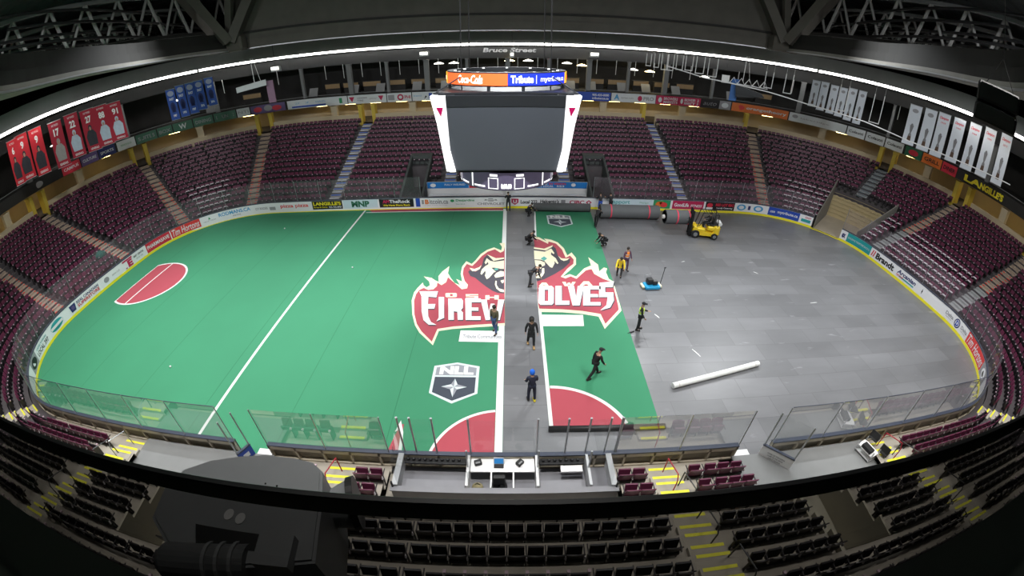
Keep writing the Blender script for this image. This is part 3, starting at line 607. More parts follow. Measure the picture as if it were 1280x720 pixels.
Pq = lambda x0, y0, x1, y1, m: ('p', [(x0, y0), (x1, y0), (x1, y1), (x0, y1)], m)
BOARD_ADS = [
 (-51.0, -49.4, A_GRY, [('o', .5, .5, .38, .36, A_BLK), ('o', .5, .5, .2, .2, A_WHT)]),
 (-49.3, -47.05, None, [T('LOCAL 397', A_BLK, .06, .94, .18, .55), T('UNITED WORKERS', A_TEAL, .1, .9, .68, .82)]),
 (-46.8, -44.9, None, [('o', .5, .5, .42, .40, A_TEAL), Pq(.1, .38, .9, .62, A_WHT), T('EN DRO', A_CYAN, .2, .8, .42, .58)]),
 (-44.2, -40.9, None, [T('REAL CANADIAN', A_NAVY, .24, .98, .55, .82), T('SUPERSTORE', A_RED, .24, .98, .2, .5), ('p', [(.03, .2), (.17, .2), (.2, .85), (.0, .85)], A_NAVY), ('o', .1, .55, .05, .18, A_PUR)]),
 (-40.6, -38.4, None, [('o', .25, .5, .13, .26, A_GRY), T('ARENA CLUB', A_GRY, .55, .95, .42, .58, 0)]),
 (-38.1, -36.8, None, [('p', [(.05, .95), (.95, .95), (.95, .78), (.05, .78)], A_MAG), T('E', A_MAG, .45, .9, .05, .75, .06), ('o', .25, .12, .08, .06, A_MAG)]),
 (-36.75, -35.4, None, [T('BEST CENTRE', A_BLK, .05, .95, .55, .75), T('SINCE 1908', A_GRY, .2, .8, .25, .4, 0)]),
 (-35.1, -32.35, A_RED, [T('PHARMASAVE', A_WHT, .05, .95, .3, .72)]),
 (-32.25, -29.35, A_RED2, [T('Tim Hortons', A_WHT, .04, .96, .12, .9, .01, .25)]),
 (-29.25, -27.75, None, [T('VALLEY FARM', A_GRY, .1, .9, .25, .42, 0), ('p', [(.45, .5), (.6, .5), (.52, .8)], A_GRN)]),
 (-27.7, -24.4, None, [T('RODMANS.CA', A_CYAN, .04, .96, .42, .86), T('AND SONS', A_GRY, .42, .65, .12, .28)]),
 (-24.2, -21.9, None, [T('CITY BUILDERS', A_GRY, .06, .6, .3, .6), Pq(.68, .15, .95, .55, A_GRY)]),
 (-21.65, -18.35, None, [T('pizza pizza', A_RED2, .06, .94, .24, .78)]),
 (-18.15, -15.15, A_BLK, [T("LANGILLE'S", A_YEL, .04, .96, .46, .9, .04), T('Scrap & Cores', A_YEL, .04, .5, .12, .36), T('905-725-6951', A_WHT, .54, .96, .12, .36)]),
 (-15.05, -11.75, A_ICE, [T('MNP', A_DGRN, .24, .76, .14, .86, .05)]),
 (-11.6, -8.4, A_BLK, [T('AM', A_MAG, .1, .3, .5, .9, .04), T('TheRock', A_WHT, .3, .9, .5, .9, .03), T('We Have More Rock', A_YEL, .1, .9, .14, .38)]),
 (-8.2, -7.8, A_BLUE, []),
 (-7.7, -5.2, None, [T('1', A_GRY, .02, .1, .3, .8), T('B', A_ORG, .14, .28, .3, .84, .04), T('itcoin.ca', A_GRY, .3, .98, .3, .84), T('Canadian Crypto Exchange', A_GRY, .05, .95, .1, .2, 0)]),
 (-5.1, -2.85, None, [('o', .1, .65, .08, .16, A_GRN), T('Desjardins', A_GRN, .24, .98, .5, .82), T('Insurance', A_GRN, .24, .6, .2, .32, 0)]),
 (-2.75, -.1, None, [T('CHEVROLET', A_GRY, .04, .96, .12, .4), ('p', [(.28, .64), (.4, .64), (.42, .54), (.58, .54), (.6, .64), (.72, .64), (.68, .8), (.58, .8), (.56, .9), (.42, .9), (.4, .8), (.3, .8)], A_GRY), ('p', [(.34, .68), (.66, .68), (.63, .77), (.37, .77)], A_WHT)]),
 (.35, 2.75, None, [('p', [(.02, .85), (.28, .85), (.28, .4), (.15, .12), (.02, .4)], A_MAG), T('U', A_WHT, .08, .22, .32, .72, .04), T('Local 222', A_BLK, .36, .98, .28, .7)]),
 (2.9, 5.3, None, [T("Halcento's", A_BLK, .02, .72, .38, .78, .03, .1), Pq(.8, .3, .96, .75, A_GRY)]),
 (5.5, 7.65, None, [T('CIBC', A_MAG, .04, .66, .28, .72, .03), ('p', [(.72, .5), (.85, .22), (.98, .5), (.85, .78)], A_MAG), ('p', [(.79, .5), (.85, .36), (.91, .5), (.85, .64)], A_WHT)]),
 (9.2, 13.3, A_ICE, [T('rapport', A_TEAL, .03, .47, .3, .82, .01), T('Therapy', A_GRN, .68, .9, .5, .7, 0), Pq(.62, .12, .94, .3, A_WHT)]),
 (13.35, 15.0, A_GRN, [('o', .35, .5, .22, .34, A_ORG), ('o', .62, .45, .2, .3, A_RED2), ('o', .5, .62, .14, .2, A_ORG)]),
 (15.2, 18.3, A_MAG, [T('GoodLife', A_WHT, .06, .52, .28, .74, .03), T('FITNESS', A_WHT, .58, .95, .28, .6, .02, .2)]),
 (18.5, 21.5, A_BLK, [('o', .14, .6, .1, .28, A_RED), Pq(.03, .1, .25, .36, A_WHT), T('RED LOT BBQ', A_RED, .34, .97, .45, .85, .05), T('Family Catering', A_WHT, .38, .94, .15, .38)]),
 (21.6, 24.75, None, [('o', .2, .5, .15, .38, A_CYAN), ('o', .2, .5, .09, .23, A_WHT), Pq(.42, .25, .5, .75, A_NAVY), ('o', .75, .5, .15, .38, A_CYAN), ('o', .75, .5, .09, .23, A_WHT)]),
 (24.95, 27.9, A_BLUE, [T('use', A_WHT, .06, .22, .35, .6), T('mytribute.ca', A_WHT, .3, .95, .3, .75)]),
 (28.0, 29.1, None, [Pq(.1, .2, .9, .55, A_TEAL), T('EAST', A_MAG, .4, .9, .65, .88)]),
 (32.0, 32.6, None, [T('ex', A_NAVY, .2, .8, .2, .7, .05)]),
 (32.65, 35.4, A_TEAL, [T('BUILDING TOGETHER SINCE 52', A_WHT, .05, .95, .4, .6, 0)]),
 (35.5, 38.4, None, [T('Brandt', A_BLK, .22, .98, .18, .84, .04), ('p', [(.02, .2), (.06, .2), (.1, .85), (.06, .85)], A_RED), ('p', [(.1, .2), (.14, .2), (.18, .85), (.14, .85)], A_RED)]),
 (38.6, 41.0, None, [T('Arcanian', A_NAVY, .06, .94, .42, .85, .03, .2), Pq(.2, .18, .9, .3, A_TEAL), T('GROUP', A_RED, .06, .4, .2, .36, .02)]),
 (41.2, 42.1, None, [('p', [(.5, .2), (.56, .5), (.5, .8), (.44, .5)], A_BLK)]),
 (44.2, 45.25, None, [T('Delta', A_GRY, .1, .9, .4, .72), T('HOTELS', A_GRY, .2, .8, .22, .32, 0)]),
 (45.3, 46.0, None, [('o', .5, .5, .45, .42, A_NAVY), ('o', .5, .5, .33, .31, A_WHT), T('D', A_BLUE, .3, .75, .25, .75, .05)]),
 (46.05, 47.05, None, [T('Delta', A_GRY, .1, .9, .4, .72), T('HOTELS', A_GRY, .2, .8, .22, .32, 0)]),
 (47.1, 50.4, A_RED2, [T('Tim Hortons', A_WHT, .04, .96, .12, .9, .01, .25)]),
 (50.45, 52.2, A_GRY, [('o', .5, .5, .3, .36, A_WHT), ('o', .5, .5, .16, .2, A_BLK)]),
]
for s0, s1, bg, items in BOARD_ADS: ad_on(boards, s0, s1, bg or M_FACE, items, 0., .23, .8)

# fascia with the upper advertising
fas = thing('advertising_fascia', 'upper band of advertising panels running round the front of the suites', 'advertising')
b1 = MB(); ss = SS(-56, 56, .7)
b1.strip(lambda s: at(s, rib_off(s)+.03, rib_z(s)), lambda s: at(s, rib_off(s)+.03, rib_z(s)+1.02), ss); b1.strip(lambda s: at(s, rib_off(s)+.03, rib_z(s)+1.02), lambda s: at(s, rib_off(s)+.2, rib_z(s)+1.02), ss)
b1.build('backing', M_DARK, fas)
b1 = MB(); b1.tube([at(s, rib_off(s)+.1, rib_z(s)+1.25) for s in SS(-56, 56, 1.2)], .03, 5); b1.build('top_rail', M_GREY, fas)
A_WHD = col('ad dim white', .66, .70, .72); A_LOT = col('ad faded green', .06, .16, .11)
tri = lambda u, v, w, h, m: ('p', [(u-w, v+h), (u+w, v+h), (u, v-h)], m)
RIB = [
 (-36.5, -34.1, A_BLK, [('o', .5, .5, .1, .3, A_GRY)]),
 (-34.0, -33.05, A_RED, [T('CAMPUS', A_WHT, .1, .9, .35, .65)]),
 (-33.0, -32.15, A_PUR, [T('CULTURE', A_WHD, .1, .9, .35, .65)]),
 (-32.1, -31.3, A_NAVY, [T('SPORTS', A_WHD, .1, .9, .35, .65)]),
 (-31.2, -30.35, A_WHD, [T('PARKWOOD', A_GRN, .2, .8, .4, .6, 0)]),
 (-30.3, -29.35, A_LOT, [T('SUITES', A_GRY, .1, .9, .3, .7)]), (-29.3, -28.65, A_LOT, [T('BOX', A_GRY, .1, .9, .3, .7)]), (-28.6, -27.75, A_LOT, [T('W', A_WHD, .3, .7, .2, .8)]), (-27.7, -26.85, A_LOT, [T('DINING', A_GRY, .1, .9, .3, .7)]), (-26.8, -25.85, A_LOT, [T('LOUNGE', A_GRY, .1, .9, .3, .7)]),
 (-25.8, -25.25, A_WHD, [T('NTI', A_GRY, .1, .9, .4, .7, 0)]),
 (-25.2, -23.7, A_PUR, [('o', .2, .5, .12, .3, A_RED), ('o', .5, .55, .12, .35, A_GRY), ('o', .75, .45, .14, .3, A_RED)]),
 (-23.6, -19.0, A_WHD, [T('CITY OF OSHAWA', A_CYAN, .06, .4, .5, .7, 0), Pq(.04, .12, .4, .3, A_BLUE), Pq(.78, .2, .86, .8, A_GRN)]),
 (-18.9, -14.2, A_WHD, [tri(.1, .5, .07, .3, A_MAG), T('CANADIAN', A_GRY, .24, .5, .55, .75), T('TIRE', A_GRY, .24, .4, .25, .45), tri(.86, .5, .07, .3, A_MAG), T('JUMPSTART', A_GRY, .56, .76, .4, .6, 0)]),
 (-14.1, -11.2, A_WHD, [Pq(.04, .2, .3, .8, A_GRY), ('o', .55, .5, .13, .36, A_MAG), ('o', .55, .5, .07, .18, A_WHD), T('PHI', A_MAG, .72, .96, .3, .68)]),
 (-11.1, -8.3, A_WHD, [T('the sound of', A_CYAN, .05, .4, .5, .7, 0), ('p', [(.5, .2), (.62, .45), (.56, .6)], A_BLK), Pq(.7, .25, .84, .85, A_BLUE), T('GIL', A_CYAN, .86, .99, .3, .7)]),
 (7.6, 11.95, A_BLUE, [T('tribute', A_WHT, .03, .2, .4, .7), T('905-433-0000', A_WHT, .5, .95, .55, .82), T('tributecca.ca', A_WHT, .5, .95, .2, .45)]),
 (12.05, 17.4, A_WHD, [T('A', A_CYAN, .06, .18, .25, .85, .04), T('durham radio', A_GRY, .22, .5, .4, .6, 0), ('o', .64, .5, .05, .3, A_MAG), T('PRO', A_GRY, .72, .96, .3, .72, .03)]),
 (17.45, 20.25, A_MAG, [('o', .18, .5, .08, .3, A_WHD), T('BROWERS', A_WHD, .34, .96, .52, .84), T('MARKETS', A_WHD, .34, .96, .14, .44)]),
 (20.3, 22.35, A_MAG, [('o', .18, .5, .08, .3, A_WHD), T('BROWERS', A_WHD, .34, .96, .52, .84), T('MARKETS', A_WHD, .34, .96, .14, .44)]),
 (22.4, 23.15, A_BLK, [T('auto', A_GRY, .1, .9, .3, .7, 0, .3)]), (23.2, 23.7, A_GRY, [('o', .5, .5, .3, .3, A_WHD)]),
 (23.75, 26.2, A_ORG, [('o', .14, .5, .09, .3, A_RED2), T('orangetheory', A_WHD, .26, .97, .28, .72)]),
 (26.25, 28.75, A_WHD, [('o', .1, .6, .05, .2, A_GRY), T('lakeridge', A_GRY, .2, .7, .4, .6, 0)]),
 (28.8, 29.6, A_WHD, [T('Colautti', A_BLK, .1, .9, .4, .7)]), (29.65, 30.5, A_WHD, [T('Colautti', A_BLK, .1, .9, .4, .7)]), (30.55, 31.4, A_WHD, [T('Colautti', A_BLK, .1, .9, .4, .7)]),
 (31.5, 32.3, A_DGRN, [('o', .5, .5, .3, .3, A_RED)]), (32.35, 33.3, A_ORG, [T('GRILL', A_BLK, .1, .9, .3, .7)]), (33.35, 34.1, A_RED, [T('DINER', A_BLK, .1, .9, .3, .7)]),
 (34.4, 38.6, A_BLK, [T("LANGILLE'S", A_YEL, .03, .97, .2, .85, .05)]),
]
for s0, s1, bg, items in RIB: ad_on(fas, s0, s1, bg, items, lambda s: rib_off(s), rib_z, 1.0)

# players' benches under the scoreboard
bn = thing('players_bench', 'players benches with blue and red banner wall behind the far boards', 'bench', (0, 0, 0))
b1 = MB(); b1.box((0, RB+2.42, 1.0), (15.1, .1, 1.5)); b1.build('back_wall', M_WHITE, bn)
for x0 in (-7.4, .25):
    b1 = MB(); b1.box((x0+3.6, RB+1.6, .75), (6.9, .4, .06)); b1.box((x0+3.6, RB+1.6, .5), (6.7, .1, .45)); b1.build('bench_seat', M_WHITE, bn)
b1 = MB(); b1.box((0, RB+1.2, .8), (.12, 2.3, 1.0)); b1.build('divider', M_WHITE, bn)
def flat(x0, x1, y, z0, z1): return lambda d: (lambda u, v: (x0+(x1-x0)*u, y-d, z0+(z1-z0)*v))
def flat_panel(parent, F, bg, items, name='banner'):
    b1 = MB(); f0 = F(.01); b1.quad(f0(0, 0), f0(1, 0), f0(1, 1), f0(0, 1)); P = b1.build(name, bg, parent); lay = .02
    for it in items:
        b2 = MB(); G = F(lay); lay += .004
        if it[0] == 't': put_text(b2, it[1], G, *it[3:7], 0, it[7] if len(it) > 7 else .025, it[8] if len(it) > 8 else 0); m = it[2]
        elif it[0] == 'p': b2.poly([G(u, v) for u, v in it[1]]); m = it[2]
        else:
            u, v, ru, rv = it[1:5]; b2.poly([G(u+ru*math.cos(t*math.pi/10), v+rv*math.sin(t*math.pi/10)) for t in range(20)]); m = it[5]
        b2.build('lettering', m, P)
    return P
A_BNB = col('banner blue', .02, .20, .58)
flat_panel(bn, flat(-7.5, -3.6, RB+2.36, 1.15, 1.76), A_BNB, [T('FULLY INSURED', A_WHT, .42, .92, .42, .72, .02), ('o', .14, .5, .07, .3, A_WHT)])
flat_panel(bn, flat(-3.55, -.3, RB+2.36, 1.15, 1.76), A_RED, [T('Signature', A_WHT, .1, .6, .25, .75, .02)])
flat_panel(bn, flat(.3, 7.5, RB+2.36, 1.15, 1.76), A_BNB, [T('EXCELLENCE', A_WHT, .2, .48, .52, .85, .03), T('IN VISION', A_RED2, .5, .72, .52, .85, .03), T('NOW LOCAL', A_WHT, .3, .56, .15, .45, .03), T('553', A_WHT, .6, .7, .15, .45, .03), ('o', .82, .55, .03, .28, A_WHT)])

# entrances through the far stand
for sx in (-1, 1):
    w = MB()
    x0, x1 = sx*7.65, sx*9.65
    for x in (x0, x1): w.hexa([(x-.1, RB+.3, .0), (x+.1, RB+.3, .0), (x+.1, RB+6.2, .0), (x-.1, RB+6.2, .0), (x-.1, RB+.3, 1.1), (x+.1, RB+.3, 1.1), (x+.1, RB+6.2, 3.4), (x-.1, RB+6.2, 3.4)])
    w.box(((x0+x1)/2, RB+6.2, 2.95), (2.2, .2, .9)); w.box(((x0+x1)/2, RB+6.7, 3.4), (2.2, 1., .08))
    struct(w.build('wall_entrance', mat('entrance wall', (.06, .068, .066), .8, .25, 1.5)), 'grey walls of the dark entrance through the far stand, '+('left' if sx < 0 else 'right')+' of the benches', 'wall')
    w = MB(); w.quad(((x0+x1)/2-1, RB+7.5, 0), ((x0+x1)/2+1, RB+7.5, 0), ((x0+x1)/2+1, RB+7.5, 2.6), ((x0+x1)/2-1, RB+7.5, 2.6)); w.quad(((x0+x1)/2-1, RB+.3, .3), ((x0+x1)/2+1, RB+.3, .3), ((x0+x1)/2+1, RB+7.5, .3), ((x0+x1)/2-1, RB+7.5, .3))
    struct(w.build('door_1' if sx < 0 else 'door_2', M_DARK), 'dark passage of the entrance '+('left' if sx < 0 else 'right')+' of the benches', 'doorway')
# vehicle tunnel at the far right corner
tn = MB(); S0, S1 = 29.35, 33.25
for s in (S0, S1):
    o1 = edge_off(8, s)
    n = 8
    for i in range(n):
        a0, a1 = .3+(o1-.3)*i/n, .3+(o1-.3)*(i+1)/n; z0, z1 = .9+(3.3-.9)*i/n, .9+(3.3-.9)*(i+1)/n
        tn.hexa([at(s-.03, a0, 0), at(s+.03, a0, 0), at(s+.03, a1, 0), at(s-.03, a1, 0), at(s-.03, a0, z0+.5), at(s+.03, a0, z0+.5), at(s+.03, a1, z1+.5), at(s-.03, a1, z1+.5)], 0)
ss = SS(S0, S1, .4)
tn.strip(lambda s: at(s, edge_off(8, s), 2.75), lambda s: at(s, edge_off(8, s), row_z(8, s)+.05), ss, 1)
struct(tn.build('wall_tunnel', [mat('tunnel side wall', (.20, .19, .17), .8, .2, 1.5), M_DARK]), 'grey side walls of the vehicle tunnel', 'wall')
tf = MB(); tf.strip(lambda s: at(s, .05, .012), lambda s: at(s, 12, .012), ss)
struct(tf.build('floor_tunnel', mat('tan tunnel floor', (.42, .36, .28), .45, .2, .8)), 'tan floor of the vehicle tunnel', 'floor')
td = MB(); td.strip(lambda s: at(s, edge_off(8, s)-.2, .0), lambda s: at(s, edge_off(8, s)+.05, 2.75), ss)
for k in range(6): td.strip(lambda s: at(s, edge_off(8, s)-.23, .4+k*.42), lambda s: at(s, edge_off(8, s)-.22, .43+k*.42), ss, 1)
struct(td.build('door_3', [mat('beige shutter', (.50, .40, .22), .4, .08, .8), mat('beige shutter seam', (.40, .32, .17), .5, .08, .8)]), 'beige roller shutter closing the vehicle tunnel', 'door')
th = MB(); th.strip(lambda s: at(s, -.15, .02), lambda s: at(s, .3, .02), SS(TG0, TG1, .4), 0); th.strip(lambda s: at(s, .05, .025), lambda s: at(s, .22, .025), SS(TG0+.15, TG1-.15, .4), 1)
struct(th.build('trim_threshold', [M_KICK, mat('brown mat', (.09, .07, .05), .9)]), 'yellow threshold with brown mat at the vehicle gate', 'threshold')
# ================= playing surface =================
M_TURF = mat('green turf', (.032, .218, .108), .8, .09, .35, detail=5)
M_SEAM = mat('turf seam', (.024, .168, .082), .9, .05, 2)
M_TRED = mat('turf red', (.38, .058, .08), .85, .06, .6)
M_TWHT = mat('turf white', (.74, .75, .73), .8, .04, .8)
M_CREST_CREAM = mat('crest cream', (.76, .71, .50), .85, .04, 1); M_CREST_RED = mat('crest red', (.36, .055, .078), .85, .06, 1); M_CREST_DARK = mat('crest charcoal', (.05, .045, .06), .85, .1, 1)
M_NLL_D = mat('badge slate', (.045, .055, .075), .85, .08, 1); M_NLL_G = mat('badge grey', (.26, .27, .30), .85, .06, 1); M_NLL_L = mat('badge pale', (.58, .66, .66), .85, .04, 1)
M_EYE = mat('crest teal', (.08, .35, .30), .8)
def inside_poly(pts, z): return [(x, y, z) for x, y in pts]
def lay(name, polys, z, m, parent, zz=.004):
    b1 = MB()
    for pts in polys:
        bm = bmesh.new(); vs = [bm.verts.new((x, y, z)) for x, y in pts]
        fc = bm.faces.new(vs); bm.normal_update()
        if fc.normal.z < 0: fc.normal_flip()
        bmesh.ops.triangulate(bm, faces=[fc], ngon_method='EAR_CLIP')
        bm.verts.index_update(); b1.add([v.co[:] for v in bm.verts], [tuple(v.index for v in q.verts) for q in bm.faces]); bm.free()
    return b1.build(name, m, parent)
def arc(cx, cy, r, a0, a1, n=40): return [(cx+r*math.cos(a0+(a1-a0)*i/n), cy+r*math.sin(a0+(a1-a0)*i/n)) for i in range(n+1)]
R_ = math.radians
turf = thing('turf_field', 'green turf playing field covering the left half of the floor', 'turf')
XE = 0.0
pts = []
for s in SS(0, -HALF, .5):
    x, y, nx, ny = outline(s)
    pts.append((x-nx*.03, y-ny*.03))
b1 = MB(); b1.prism(pts, .003, .022); b1.build('turf_sheet', M_TURF, turf)
sm = MB()
for x in (-4.6, -9.15, -13.7, -18.3, -22.9, -27.4):
    yy = 12.8 if abs(x) < L1 else RB-RR+math.sqrt(RR**2-(abs(x)-L1)**2)-.15
    sm.box((x, 0, .0225), (.035, 2*yy, .003))
sm.build('seam', M_SEAM, turf)
wl = MB(); wl.box((-.16, -.1, .0245), (.30, 25.6, .004)); wl.box((-13.0, 0, .0245), (.15, 25.8, .004)); wl.build('white_line', M_TWHT, turf)
# goal crease
cx, cy_, rr = -26.45, .3, 2.82
b_ = R_(118)
cpts = arc(cx, cy_, rr, -b_, b_)
lay('crease', [cpts], .0255, M_TRED, turf)
b1 = MB(); k_ = .15
outp = arc(cx, cy_, rr+k_, -b_, b_); n_ = len(cpts)
b1.add([(x, y, .0275) for x, y in cpts]+[(x, y, .0275) for x, y in outp], [(i, n_+i, n_+(i+1) % n_, (i+1) % n_) for i in range(n_)])
b1.box((cx, cy_, .0268), (.1, 2*rr, .002)); b1.build('crease_line', M_TWHT, turf)
# bench mark along the far boards and the officials' crease on the near side
lay('bench_mark', [[(-12.65, 12.91), (-.33, 12.91), (-.33, 12.38), (-12.2, 12.38)]], .0255, M_TRED, turf)
lay('bench_mark_line', [[(-12.75, 12.38), (-.33, 12.38), (-.33, 12.24), (-12.75, 12.24)]], .0255, M_TWHT, turf)
RC = 2.75
lay('crease', [[(-.32, -12.9)]+arc(-.05, -12.9, RC, math.pi/2+.1, math.pi, 24)], .0255, M_TRED, turf)
def arcband(r0, r1, a0, a1, cx, cy): 
    A, B = arc(cx, cy, r0, a0, a1, 24), arc(cx, cy, r1, a0, a1, 24); return [[A[i], A[i+1], B[i+1], B[i]] for i in range(24)]
lay('crease_line', arcband(RC, RC+.12, math.pi/2+.1, math.pi, -.05, -12.9), .0262, M_TWHT, turf)
lay('bench_mark', [[(-4.55, -12.8), (-4.2, -10.9), (-4.05, -10.9), (-3.95, -12.8)]], .0258, M_TRED, turf)
lay('bench_mark_line', [[(-4.35, -11.3), (-4.22, -10.7), (-4.0, -11.3), (-3.8, -12.8), (-3.95, -12.8), (-4.1, -11.4), (-4.2, -11.2)]], .0262, M_TWHT, turf)
def crest(side, parent, dz=0.):
    cr = lay('crest_outline', [CREST['OUT_'+side]], .028+dz, M_CREST_CREAM, parent)
    lay('crest_flame', [CREST['RED_'+side]], .031+dz, M_CREST_RED, cr)
    lay('crest_shadow', CREST['DARK_'+side], .034+dz, M_CREST_DARK, cr)
    lay('crest_head', CREST['FACE_'+side], .037+dz, M_CREST_CREAM, cr)
    lay('crest_eye', CREST['EYE_'+side], .040+dz, M_EYE, cr)
    lay('lettering', [pl for sd, ch, ps in CREST['BIG'] if sd == side for pl in ps], .043+dz, M_TWHT, cr)
    lay('small_lettering', [pl for sd, ch, ps in CREST['SMALL'] if sd == side for pl in ps], .043+dz, M_CREST_CREAM, cr)
    lay('drop_shadow', [[(x+.03, y-.10) for x, y in pl] for sd, ch, ps in CREST['BIG'] if sd == side for pl in ps], .040+dz, M_CREST_DARK, cr)
    lay('sponsor_strip', [CREST['SPON_'+side]], .029+dz, M_TWHT, parent)
crest('L', turf)
b1 = MB(); put_text(b1, 'Tribute Communities', lambda u, v: (-2.15+2.0*u, -5.28+.3*v, .033), 0, 1, 0, 1); b1.build('lettering', M_NLL_G, turf)
def badge(parent, x, y, w, h, dz=0., skew=0.):
    q = lambda u, v: (x+w*(u+skew*v), y+h*v)
    shape = lambda k: [q(-.5*k, .40*k), (q(0, .5*k)), q(.5*k, .40*k), q(.5*k, -.27*k), q(0, -.5*k), q(-.5*k, -.27*k)]
    bd = lay('badge', [shape(1.)], .028+dz, M_NLL_L, parent)
    lay('badge_field', [[q(-.44, .12), q(.44, .12), q(.44, -.25), q(0, -.44), q(-.44, -.25)]], .031+dz, M_NLL_D, bd)
    lay('badge_band', [[q(-.44, .36), q(0, .45), q(.44, .36), q(.44, .16), q(-.44, .16)]], .031+dz, M_NLL_G, bd)
    st_ = [q(0, .08), q(.07, -.06), q(.27, -.12), q(.07, -.18), q(0, -.36), q(-.07, -.18), q(-.27, -.12), q(-.07, -.06)]
    c0 = q(0, -.12)
    lay('badge_star', [[c0, st_[i], st_[(i+1) % 8]] for i in (1, 3, 5, 7)], .034+dz, M_NLL_G, bd); lay('badge_star', [[c0, st_[i], st_[(i+1) % 8]] for i in (0, 2, 4, 6)], .034+dz, M_NLL_L, bd)
    b2 = MB(); put_text(b2, 'NLL', lambda u, v: (*q(-.36+.74*u, .18+.22*v), .035+dz), 0, 1, 0, 1, 0, .06); b2.build('lettering', M_TWHT, bd)
badge(turf, -2.22, -8.42, 2.15, 2.6)
# loose strip still being unrolled
strip = thing('turf_strip', 'loose green turf strip being unrolled, carrying the right half of the crest', 'turf strip')
b1 = MB(); b1.prism([(1.87, -11.0), (6.47, -11.05), (6.72, -2.2), (7.0, 4.5), (7.42, 12.1), (2.38, 12.1), (2.05, 4.5), (1.87, -2.2)], .003, .024); b1.build('turf_sheet', M_TURF, strip)
lay('white_line', [[(1.87, -11.0), (2.03, -11.0), (2.03, -2.2), (2.2, 4.5), (2.5, 12.1), (2.38, 12.1), (2.05, 4.5), (1.87, -2.2)]], .0265, M_TWHT, strip)
lay('crease', [[(2.03, -10.98)]+[(2.03, -8.80)]+arc(2.0, -12.0, 3.2, math.pi/2-.02, R_(20), 24)[1:]+[(4.98, -10.98)]], .0265, M_TRED, strip)
lay('crease_line', [[p_ for p_ in qd] for qd in arcband(3.2, 3.36, math.pi/2-.02, R_(20), 2.0, -12.0)], .0272, M_TWHT, strip)
crest('R', strip, .002)
badge(strip, 4.42, 10.1, 2.05, 2.7, .002)
b1 = MB(); b1.tube([(2.35, 12.3, .39), (7.35, 12.3, .37)], .365, 20)
for q in (2.33, 7.36): b1.tube([(q-.02, 12.3, .38), (q+.02, 12.3, .38)], .2, 14)
M_BACK = mat('grey turf backing', (.115, .12, .125), .75, .12, 1.5)
b1.build('rolled_end', M_BACK, strip, True)
b1 = MB(); b1.tube([(1.82, -11.13, .12), (6.62, -11.17, .12)], [.12, .12], 12); b1.build('near_roll', M_BLACK, strip, True)
M_STRAP = mat('red strap', (.75, .05, .10), .6); M_CORE = mat('pale card core', (.68, .66, .62), .8, .08, 3)
def roll(name, label, x0, x1, y, z, r, straps):
    t = thing(name, label, 'turf roll', ((x0+x1)/2, y, z), 0, 'strapped turf rolls'); h = (x1-x0)/2
    b1 = MB(); b1.tube([(-h, 0, 0), (h, 0, 0)], r, 28); b1.build('wound_turf', M_BACK, t, False)
    b1 = MB()
    for k in range(4): b1.tube([(-h-.012, 0, 0), (-h-.006, 0, 0)], r*(.9-.18*k), 24, k % 2)
    b1.build('spiral_edge', [M_BLACK, M_BACK], t)
    b1 = MB(); b1.tube([(-h-.22, 0, 0), (-h+.3, 0, 0)], .17, 14); b1.build('core_tube', M_CORE, t)
    for q in straps:
        b1 = MB(); b1.lathe([(r+.004, -.05), (r+.02, -.05), (r+.02, .05), (r+.004, .05)], 28, (q, 0, 0), Matrix.Rotation(math.pi/2, 3, 'Y')); b1.build('strap', M_STRAP, t)
    return t
roll('turf_roll', 'big grey turf roll with two red straps lying near the far boards', 7.95, 13.15, 10.95, .61, .6, (-1.7, 1.65))
roll('turf_roll', 'shorter grey turf roll with red straps carried by the forklift', 12.75, 14.85, 8.35, 1.28, .58, (-.1, .92))
# white tube
tb = thing('cardboard_tube', 'long white hollow carpet tube lying alone on the bare grey floor', 'tube', (10.17, -8.32, .14), math.atan2(1.24, 4.95))
b1 = MB(); b1.tube([(-2.58, 0, 0), (2.58, 0, 0)], .135, 20, cap=False); b1.tube([(-2.58, 0, 0), (-2.5, 0, 0)], .105, 20); b1.tube([(2.5, 0, 0), (2.58, 0, 0)], .105, 20)
for q in (-2.58, 2.58): b1.lathe([(.105, 0), (.135, 0)], 20, (q, 0, 0), Matrix.Rotation(math.pi/2, 3, 'Y'))
b1.build('tube_wall', M_TWHT, tb)
for q in (-2.3, 2.3):
    b1 = MB(); b1.lathe([(.1365, -.03), (.1375, .03)], 20, (q, 0, 0), Matrix.Rotation(math.pi/2, 3, 'Y')); b1.build('paper_band', mat('paper tape', (.6, .58, .54), .8), tb)

# loose small things on the floor
for k, (x, y) in enumerate([(-17.53, -8.25), (-19.2, 9.1), (-10.5, 2.1)]):
    mb = MB(); mb.ball((x, y, .065), .055, n=10); tag(mb.build('lacrosse_ball', M_WHITE, None, True), ['small white ball lying near the front left of the turf', 'small white ball on the turf before the far left boards', 'small white ball in the middle of the turf'][k], 'ball')
for k, (x, y, l, r) in enumerate([(9.75, -6.6, .9, 1.95), (8.6, -3.4, .6, 2.0), (17.6, 1.6, .5, 2.3), (19.9, -2.2, .8, .1), (3.05, 6.1, .35, 1.5), (12.6, 3.1, .4, .3)]):
    mb = MB(); mb.box((x, y, .006), (l*.7, .035, .008), Matrix.Rotation(r, 3, 'Z')); mb.box((x+.02, y+.015, .009), (l*.4, .025, .006), Matrix.Rotation(r+.05, 3, 'Z'))
    tag(mb.build('tape_strip', M_TWHT), 'thin strip of white tape left on the grey floor', 'tape', 'scraps of white tape on the grey floor')

